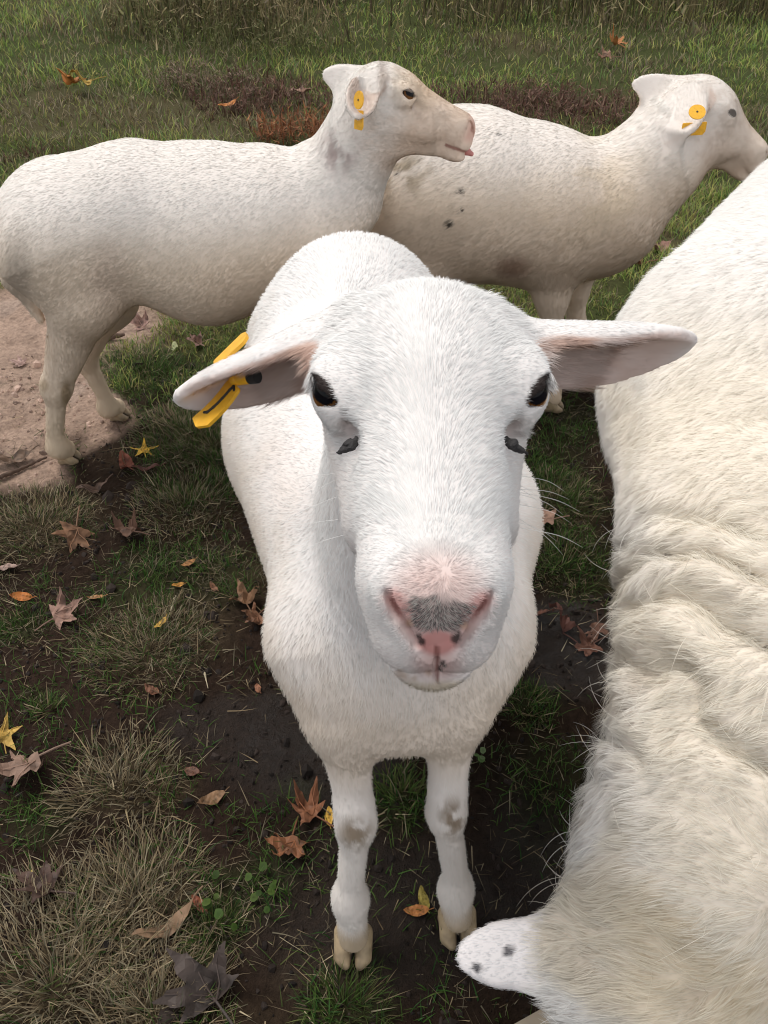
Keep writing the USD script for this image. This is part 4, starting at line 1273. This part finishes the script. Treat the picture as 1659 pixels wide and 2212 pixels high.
# broad-leaved weed
def rosette(label, px, py, rad, n, size, seed, pal):
    r = np.random.default_rng(seed); c0 = PG(px, py)
    t = thing("leafy_weed", label, "weed", c0)
    for i in range(n):
        a, d = r.uniform(0, 6.28), rad * math.sqrt(r.random())
        o = A([c0[0] + math.cos(a) * d, c0[1] + math.sin(a) * d, 0]); o[2] = float(ground_h(o[:1], o[1:2])[0]) + r.uniform(.012, .03)
        s = size * r.uniform(.6, 1.2); k = 14
        th = np.linspace(0, 2 * np.pi, k, endpoint=False); rr = s * (1 - .25 * np.maximum(0, np.cos(th)) ** 8 + .06 * np.sin(th * 5))
        T = A([r.normal() * .3, r.normal() * .3, 1]); T = unit(T); u = unit(np.cross(T, [0, 1, .2])); w = np.cross(T, u)
        v = np.vstack([o[None], o + np.outer(rr * np.cos(th), u) + np.outer(rr * np.sin(th), w) - np.outer(s * .18 + 0 * th, T)])
        f = A([[0, 1 + j, 1 + (j + 1) % k] for j in range(k)])
        col = np.tile(pal[r.integers(len(pal))] * r.uniform(.7, 1.2), (len(v), 1)); col[0] *= .7
        lf = obj("leaf", (v, f), BLADE, t, True, col, origin=c0)
        sv, sf, sc = blades((o - A([math.cos(a) * .004, math.sin(a) * .004, .03]))[None], A([.03]), A([.002]), A([a]), A([.1]), A([.1]), A([[.07, .1, .04]]), A([[.07, .1, .04]]), 2, i)
        obj("stem", (sv, sf), BLADE, lf, False, sc, origin=c0)
rosette("round-leaved green weed with a reddish leaf or two, in the lower left grass", 520, 1930, .055, 15, .0065, 501, A([[.055, .10, .018], [.04, .08, .014], [.07, .11, .022], [.05, .095, .02], [.045, .085, .015], [.06, .105, .02], [.13, .05, .03]]))
rosette("tiny pale green seedling on dark mud right of the lamb's leg", 1155 - 120, 1645, .012, 4, .006, 502, A([[.16, .22, .10], [.11, .19, .06]]))

# dead weeds and tall weeds of the field
def twiggy(label, px, py, rad, n, h, pal, seed, name="dead_weed"):
    r = np.random.default_rng(seed); c0 = PG(px, py)
    a, d = r.uniform(0, 6.28, n), rad * np.sqrt(r.random(n))
    x, y = c0[0] + np.cos(a) * d * 1.4, c0[1] + np.sin(a) * d
    p = np.stack([x, y, ground_h(x, y) - .01], 1)
    c = pal[r.integers(len(pal), size=n)] * r.uniform(.6, 1.4, (n, 1))
    az, ln, hh = r.uniform(0, 6.28, n), r.uniform(.1, .9, n), r.uniform(.4, 1, n) * h
    s = blades(p, hh, r.uniform(.003, .006, n), az, ln, r.uniform(-.3, .6, n), c * .7, c, 3, seed)
    m = n * 5                                    # little leaves and side twigs along the stems
    i = r.integers(n, size=m); u = r.uniform(.2, 1.0, m)
    q = p[i] + (hh[i] * u)[:, None] * (np.cos(ln[i])[:, None] * A([0, 0, 1.]) + np.sin(ln[i])[:, None] * np.stack([np.cos(az[i]), np.sin(az[i]), 0 * u], 1))
    cl = pal[r.integers(len(pal), size=m)] * r.uniform(.6, 1.5, (m, 1))
    s2 = blades(q, r.uniform(.02, .055, m), r.uniform(.004, .010, m), r.uniform(0, 6.28, m), r.uniform(.2, 2.0, m), r.uniform(-.6, .6, m), cl, cl, 2, seed + 1)
    t = thing(name, label, "weed", c0)
    stuff_mesh("stems", [s], BLADE, parent=t, origin=c0)
    stuff_mesh("dry_leaves", [s2], BLADE, parent=t, origin=c0)
RED = A([[.15, .075, .055], [.11, .060, .045], [.18, .11, .08], [.09, .05, .035]])
ORA = A([[.24, .09, .04], [.17, .07, .035], [.28, .13, .06]])
OLI = A([[.13, .14, .05], [.20, .18, .09], [.10, .11, .04]])
twiggy("dark reddish-brown dead weed patch behind the left sheep's back", 575, 215, .30, 260, .16, RED, 601)
twiggy("rusty orange-brown dead weed right behind the left sheep's neck", 662, 292, .17, 190, .15, ORA, 602)
twiggy("pinkish brown twiggy weed left of the dark red weed patch", 445, 190, .22, 150, .20, A([[.22, .16, .12], [.16, .10, .075], [.15, .13, .07]]), 603)
twiggy("brown withered weed patch behind the back of the specked sheep, left half", 1090, 225, .34, 260, .13, RED, 604)
twiggy("brown withered weed patch between the specked sheep's back and its neck", 1260, 245, .32, 240, .13, RED, 605)
twiggy("bushy olive-yellow weed in the field above the red weed patch", 520, 110, .42, 300, .30, OLI, 606)
twiggy("tan dry stalks of a tall weed at the top left of centre", 640, 75, .16, 60, .75, A([[.42, .33, .20], [.34, .26, .15]]), 607, "dead_weed")
def tall(count, seed, x0, x1, y0, y1, h0, h1, pal, w=(.006, .014)):
    r = np.random.default_rng(seed)
    x, y = r.uniform(x0, x1, count), r.uniform(y0, y1, count)
    k = r.random(count) < sstep(.3, .55, nz(x, y, 1.1, 90)) + .15
    x, y = x[k], y[k]; n = len(x)
    p = np.stack([x, y, ground_h(x, y) - .01], 1)
    c = mixcol(pal, r, n, .4)
    s = blades(p, r.uniform(h0, h1, n), r.uniform(*w, n), r.uniform(0, 6.28, n), r.uniform(0, .35, n), r.uniform(-.1, .6, n), c * .6, c * 1.15, 3, seed)
    i = r.integers(n, size=n * 3); u = r.uniform(.15, 1, n * 3)
    q = p[i] + A([0, 0, 1.]) * (u * .7 * h1)[:, None] + r.normal(size=(n * 3, 3)) * A([.05, .05, .02])
    cl = mixcol(pal, r, n * 3, .4)
    s2 = blades(q, r.uniform(.04, .12, n * 3), r.uniform(.006, .016, n * 3), r.uniform(0, 6.28, n * 3), r.uniform(.2, 2.2, n * 3), r.uniform(-.5, .5, n * 3), cl * .8, cl * 1.1, 2, seed + 1)
    return [s, s2]
WD = A([[.16, .155, .060], [.24, .20, .10], [.10, .105, .045], [.30, .24, .13], [.13, .10, .06]])
stuff_mesh("tall_weeds", tall(5200, 611, -1.6, 5.2, 6.9, 10.0, .35, .95, WD) + tall(420, 614, -1.5, 4.5, 6.0, 7.0, .15, .45, WD, (.004, .008)) + tall(2600, 612, -5.5, -1.4, 8.3, 11.0, .2, .5, WD) + tall(700, 613, -1.9, -.6, 6.3, 7.4, .2, .5, WD, (.004, .008)),
           BLADE, "tall unmown weeds and seeding grass along the far side of the field", "weeds")
# ------------------------------------------------------------------ fallen leaves and bits
from shapely.geometry import Polygon, Point
def outline(kind, r):
    if kind == "lobed":
        pts = []
        angs = [-150, -95, -90 + 45, 0 + 0, 45 + 45 - 90 + 0]
        lobes = [(0, 1.0), (52, .86), (-52, .86), (108, .62), (-108, .62)]
        lobes = [(a + r.normal() * 6, l * r.uniform(.88, 1.1)) for a, l in lobes]
        lobes.sort()
        pts.append((180, .16))
        full = []
        for i, (a, l) in enumerate(lobes):
            if i:
                pa, pl = lobes[i - 1]
                full.append(((a + pa) / 2, .30 + .06 * r.random()))
            full += [(a - 15, l * .60), (a - 10, l * .72), (a - 7, l * .68), (a, l), (a + 7, l * .70), (a + 10, l * .74), (a + 15, l * .58)]
        full = [(-168, .20)] + full + [(168, .20)]
        return A([(d * math.sin(math.radians(a)), d * math.cos(math.radians(a))) for a, d in full])
    if kind == "star":
        out = []
        for i in range(10):
            a = i * 36 + r.normal() * 4; d = (1.0 if i % 2 == 0 else .33) * r.uniform(.85, 1.08)
            out.append((d * math.sin(math.radians(a)), d * math.cos(math.radians(a))))
            if i % 2 == 0:
                pass
        pg = Polygon(out).buffer(.07).buffer(-.05)
        return A(pg.exterior.coords)[:-1][::-1]
    t = np.linspace(-1, 1, 13)
    w = {"oval": .42, "narrow": .24, "round": .6}[kind]
    hw = w * (1 - t ** 2) ** .75 * (1 - .15 * t)
    L = np.stack([-hw, t], 1); Rr = np.stack([hw, t], 1)[::-1]
    return np.vstack([L, Rr[1:-1]])

def leaf(label, px, py, size, kind, colr, seed, curl=.5, lift=.010, yaw=None, cat="leaf", tilt=.25, group=None):
    """size: half the length in metres."""
    r = np.random.default_rng(seed)
    size = size * (1.3 if kind == 'lobed' else 1.1)
    c0 = PG(px, py)
    c0[2] = float(ground_h(c0[:1], c0[1:2])[0]) + lift
    pg = Polygon(outline(kind, r)).buffer(0)
    if kind == 'lobed':
        pg = pg.buffer(.055, quad_segs=2).buffer(-.035, quad_segs=2).simplify(.012)
        curl *= 1.35
    step = .16
    xs, ys = np.meshgrid(np.arange(-1.1, 1.1, step), np.arange(-1.1, 1.1, step * .87))
    xs[1::2] += step / 2
    ip = [q for q in np.stack([xs.ravel(), ys.ravel()], 1) if pg.buffer(-.05).contains(Point(q))]
    ring = A(pg.exterior.segmentize(.16).coords)[:-1]
    pts = np.vstack([ring] + ([A(ip)] if ip else []))
    from scipy.spatial import Delaunay
    tri = Delaunay(pts).simplices
    cen = pts[tri].mean(1)
    tri = tri[[pg.contains(Point(q)) for q in cen]]
    d = np.hypot(pts[:, 0], pts[:, 1])
    ca, cb = r.uniform(0, 6.28), r.uniform(-.5, 1)
    z = curl * (.35 * d ** 2 + .30 * (pts[:, 0] * math.cos(ca) + pts[:, 1] * math.sin(ca)) ** 2 * cb) + (meshkit.fbm(np.stack([pts[:, 0] * 1.8, pts[:, 1] * 1.8, 0 * d + seed], 1), 3, seed) - .5) * curl * .9
    z += -.05 * np.exp(-(pts[:, 0] / .06) ** 2)
    v = np.stack([pts[:, 0], pts[:, 1], z], 1) * size
    yw = r.uniform(0, 6.28) if yaw is None else yaw
    M = trimesh.transformations.euler_matrix(r.normal() * tilt, r.normal() * tilt, yw)[:3, :3]
    v = v @ M.T
    v[:, 2] -= v[:, 2].min()
    v[:, 2] -= size * .05
    colr = A(colr)
    tn = meshkit.fbm(np.stack([pts[:, 0] * 2.6, pts[:, 1] * 2.6, 0 * d + seed], 1), 3, seed + 3)
    col = colr * (.55 + .9 * tn)[:, None]
    col = col * (1 - .25 * np.exp(-(pts[:, 0] / .07) ** 2))[:, None]
    spot = sstep(.60, .72, meshkit.fbm(np.stack([pts[:, 0] * 7, pts[:, 1] * 7, 0 * d + seed], 1), 2, seed + 9))
    col = col * (1 - .6 * spot[:, None])
    big = size > .026
    lobed = kind in ("lobed", "star")
    t = thing("fallen_leaf", label, cat, c0, group)
    if True:
        b = obj("leaf_blade", (np.vstack([v, v - A([0, 0, .0004])]), np.vstack([tri, tri[:, ::-1] + len(v)])), LEAF_M, t, False, np.vstack([col, col]))
    # stalk, and the ribs of the bigger ones
    def surf(a):
        j = np.argmin(((pts - A(a)) ** 2).sum(1)); return v[j]
    base = surf((0, -.2 if lobed else -1)); 
    tail = base + M @ A([0.1 * size, -(.75 if lobed else .35) * size, .12 * size]); tail[2] = max(tail[2], -.002)
    S = [base, (base + tail) / 2 + A([0, 0, size * .03]), tail]
    sv = trimesh.util.concatenate([trimesh.creation.cylinder(size * .022 + .0003, segment=[S[i], S[i + 1]], sections=5) for i in range(2)])
    obj("stalk", sv, LEAF_M, t, False, np.tile(colr * .75, (len(sv.vertices), 1)))
    if big:
        tips = [(0, .85), (.6, .45), (-.6, .45)] if lobed else [(0, .9)]
        for a in tips:
            q = [surf((A((0, -.15)) * (1 - u) + A(a) * u)) + A([0, 0, .0012]) for u in np.linspace(0, 1, 4)]
            rv = [trimesh.creation.cylinder(size * .012 + .0002, segment=[q[i], q[i + 1]], sections=4) for i in range(3) if np.linalg.norm(q[i] - q[i + 1]) > 1e-5]
            if rv:
                rv = trimesh.util.concatenate(rv)
                obj("rib", rv, LEAF_M, b, False, np.tile(np.minimum(colr * 1.25, 1), (len(rv.vertices), 1)))

BR, PK, DK, OR, YE, RB, PG_ = (.25, .135, .078), (.33, .20, .155), (.085, .050, .038), (.50, .18, .04), (.70, .42, .06), (.20, .075, .042), (.34, .36, .17)
rows = [
 ("large flat brown maple leaf lying left of the lamb, below the tan tuft", 168, 1168, .050, "lobed", BR, .35, 3.3),
 ("dark curled brown leaf right of the large maple leaf", 285, 1172, .040, "lobed", (.14, .075, .05), 1.0, 1.0),
 ("vivid orange oval leaf at the left edge of the mud", 45, 1286, .020, "oval", (.55, .19, .045), .4, 1.5),
 ("pinkish tan lobed leaf above the greyish withered tuft", 130, 1335, .040, "lobed", PK, .9, -.9),
 ("bright yellow star-shaped leaf standing on the olive tuft", 312, 975, .034, "star", (.80, .50, .06), .5, .2),
 ("glossy red-brown folded leaf just below the yellow star leaf", 275, 1012, .034, "oval", (.23, .075, .045), 1.1, .5),
 ("thin dark red-brown leaf pointing right, below the yellow star leaf", 318, 1019, .030, "narrow", (.14, .055, .04), .8, 1.7),
 ("big pale crumpled brown leaf on mud at the lower left edge", 68, 1672, .052, "lobed", (.31, .20, .15), 1.0, 2.1),
 ("yellow lobed leaf cut by the left edge of the picture", 10, 1592, .030, "star", (.55, .36, .09), .7, .4),
 ("crumpled two-tone brown leaf touching the lamb's left flank", 530, 1312, .036, "lobed", (.22, .12, .065), 1.3, .3),
 ("torn brown leaf under the crumpled one beside the lamb's flank", 556, 1345, .030, "lobed", (.26, .13, .075), 1.2, 2.4),
 ("small amber leaf in the dark green grass, middle one of three", 386, 1269, .012, "oval", (.50, .24, .05), .6, 1.9),
 ("small yellow leaf caught on the greyish withered tuft", 350, 1362, .015, "oval", (.62, .38, .08), .7, 2.6),
 ("small orange-brown leaf at the upper end of the dark green grass", 408, 1226, .015, "oval", (.46, .22, .08), .6, 2.2),
 ("small dull brown leaf right of the amber leaf", 462, 1275, .014, "oval", (.22, .11, .065), .8, .6),
 ("orange sliver of leaf on the upper left rim of the withered tuft", 208, 1294, .016, "narrow", (.52, .27, .12), .6, 1.7),
 ("brown long leaf lying alone on the wet mud", 456, 1729, .022, "oval", (.22, .125, .065), .6, 2.2),
 ("small red-brown scrap of leaf above the long leaf on wet mud", 414, 1664, .014, "round", (.16, .075, .05), .6, 1.0),
 ("russet curled leaf left of the lamb's left knee", 672, 1762, .036, "lobed", (.24, .10, .05), 1.2, .8),
 ("russet torn leaf below left of the lamb's left knee", 630, 1825, .036, "lobed", (.27, .115, .055), 1.1, 2.9),
 ("small yellow speckled leaf against the lamb's left leg", 712, 1766, .015, "oval", (.60, .36, .06), .8, .1),
 ("orange half leaf on mud between the lamb's front legs", 900, 1967, .017, "oval", (.42, .17, .05), .7, 1.5),
 ("olive yellow leaf just above the orange half leaf", 915, 1944, .017, "oval", (.34, .27, .06), .8, .2),
 ("tan star-shaped leaf on dark earth right of the lamb's neck", 1185, 1133, .036, "lobed", (.36, .22, .16), .5, 1.2),
 ("dark wet red-brown leaf heap on mud right of the lamb's chin", 1215, 1368, .034, "lobed", (.13, .055, .042), 1.4, .6),
 ("brown leaf lying between the dark wet leaf and the ewe's wool", 1275, 1398, .030, "lobed", (.20, .095, .065), 1.0, 1.9),
 ("brown leaf half hidden behind the lamb's right flank", 1163, 1337, .024, "oval", (.17, .075, .05), 1.0, .9),
 ("flat brown leaf under the ewe's chest wool", 1290, 1365, .026, "lobed", (.19, .10, .07), .8, 2.8),
 ("pinkish leaf on tan earth under the left sheep's belly", 308, 710, .036, "lobed", (.42, .27, .23), .8, .4),
 ("dusty pink-brown leaf right of the pinkish one under the belly", 430, 746, .034, "lobed", (.33, .20, .165), 1.0, 2.0),
 ("pale green upright leaf between the two pink leaves", 377, 752, .022, "oval", (.36, .38, .20), .6, .1),
 ("faint pink leaf on bare earth at the far left", 48, 790, .026, "lobed", (.42, .28, .24), .5, 1.3),
 ("dull brown leaf at the left edge behind the hoof of the side-on sheep", 28, 1000, .045, "oval", (.17, .11, .075), .9, 2.0),
 ("reddish brown leaf in the grass by the specked sheep's chest", 1376, 571, .055, "lobed", (.32, .14, .09), 1.1, 1.0),
 ("small pink-brown leaf above right of the reddish one, near the ewe's back", 1422, 548, .040, "oval", (.33, .18, .14), .9, 2.2),
 ("orange leaf in the far grass at left, by a yellow clump", 165, 208, .075, "lobed", (.50, .20, .05), 1.0, 1.0),
 ("yellow ochre leaf beside the far orange one at left", 195, 206, .080, "lobed", (.48, .33, .08), 1.1, 2.0),
 ("pale brown leaf at the right end of the dark red weeds", 650, 216, .060, "oval", (.34, .20, .14), .9, 1.4),
 ("orange leaf far back between the two rear sheep's heads", 1328, 122, .075, "lobed", (.48, .20, .07), 1.0, .5),
 ("dull brown leaf just below the far orange leaf", 1308, 149, .060, "lobed", (.30, .17, .11), 1.0, 1.5),
 ("orange leaf in the grass above the left sheep's back", 493, 243, .045, "oval", (.50, .20, .06), .8, 2.0),
 ("tiny red leaf under the left sheep's far ear", 728, 190, .045, "oval", (.48, .13, .06), .8, 1.2),
 ("long brown leaf lying across the grass right of the pale straw tuft", 358, 1998, .042, "narrow", (.26, .165, .10), .7, 2.1),
 ("slender yellow leaf standing at lower left", 72, 1907, .018, "narrow", (.62, .48, .14), .5, .3),
 ("dark purple-brown rotting leaf below the slender yellow leaf", 100, 1930, .040, "lobed", DK, .7, 1.2),
 ("dark grey-brown rotten leaf flat on mud near the bottom edge", 455, 2150, .055, "lobed", (.07, .052, .045), .5, .6),
 ("pale pinkish leaf at the left edge above the orange oval leaf", 12, 1222, .022, "oval", (.36, .25, .21), .6, 1.5),
 ("curled grey-brown leaf on the tan earth's lower rim", 205, 1060, .034, "narrow", (.15, .095, .07), 1.2, 1.9),
 ("small brown leaf on mud left of the round-leaved weed", 430, 1950, .015, "oval", (.28, .09, .05), .7, .9),
 ("small rust leaf scrap on the bare mud in the middle of the left side", 330, 1500, .014, "round", (.22, .10, .06), .9, 1.1),
 ("tiny brown leaf scrap beside the ewe's ear tip", 1085, 2080, .011, "oval", (.30, .14, .07), .6, .9),
 ("dull orange leaf scrap by the left wet puddle's upper end", 560, 1500, .012, "oval", (.30, .13, .07), .7, .5),
]
for i, (lab, px, py, sz, kind, colr, curl, yaw) in enumerate(rows):
    leaf(lab, px, py, sz, kind, colr, 700 + i, curl, .006 if py > 500 else .05, yaw)

WOOD = tint_mat("weathered_wood", .8, .2, bump=.0015, bscale=90.0)
def twig(name, label, pts, rad, colr, seed, cat="twig"):
    r = np.random.default_rng(seed)
    P3 = [PG(*q) for q in pts]
    for q in P3: q[2] = float(ground_h(q[:1], q[1:2])[0]) + rad + .002
    S = Shape(); S.chain(P3, list(np.linspace(rad, rad * .45, len(P3))), .004)
    lo, hi = np.min(P3, 0) - .03, np.max(P3, 0) + .03
    f = lambda p: S(p) - (meshkit.fbm(p * 160, 3, seed) - .5) * rad * .9
    v, fc, n = mesh_of(f, lo, hi, max(rad * .55, .0013))
    t = meshkit.fbm(v * 110, 3, seed)
    o = obj(name, (v, fc), WOOD, None, True, A(colr) * (.5 + t)[:, None])
    tag(o, label, cat)
twig("twig", "thin dark twig by the left sheep's near hoof, running to the left edge", [(0, 1035), (50, 1012), (100, 992)], .006, (.09, .06, .045), 1)
twig("bark_piece", "dark chunk of bark on the tan earth under the left sheep's belly", [(222, 742), (245, 738), (268, 735)], .013, (.13, .085, .065), 2, "bark")
twig("twig", "pale stick on the mud left of the crumpled leaf by the lamb's flank", [(372, 1330), (378, 1302), (381, 1292)], .0022, (.45, .40, .28), 3)
twig("twig", "pale straw-like stick on mud right of the green seedling", [(445, 1470), (452, 1500)], .0020, (.42, .36, .25), 4)

# the end of a weathered board under the ewe's cheek
a, b = PG(1085, 2226, .03), PG(1185, 2170, .03)
ax = unit(b - a); ay = unit(np.cross([0, 0, 1], ax))
bd = trimesh.creation.box((.26, .09, .024)); bd = bd.subdivide().subdivide().subdivide()
v = np.array(bd.vertices); 
w = a + np.outer(v[:, 0] + .10, ax) + np.outer(v[:, 1] - .045, ay) + np.outer(v[:, 2] - .012, [0, 0, 1])
gr = meshkit.fbm(np.stack([v[:, 0] * 8, v[:, 1] * 160, v[:, 2] * 160], 1), 3, 5)
w[:, 2] += (gr - .5) * .0015
o = obj("board", (w, bd.faces), WOOD, None, False, A([.40, .34, .26]) * (.65 + .6 * gr)[:, None])
tag(o, "weathered pale board end showing under the ewe's cheek at the bottom edge", "board")
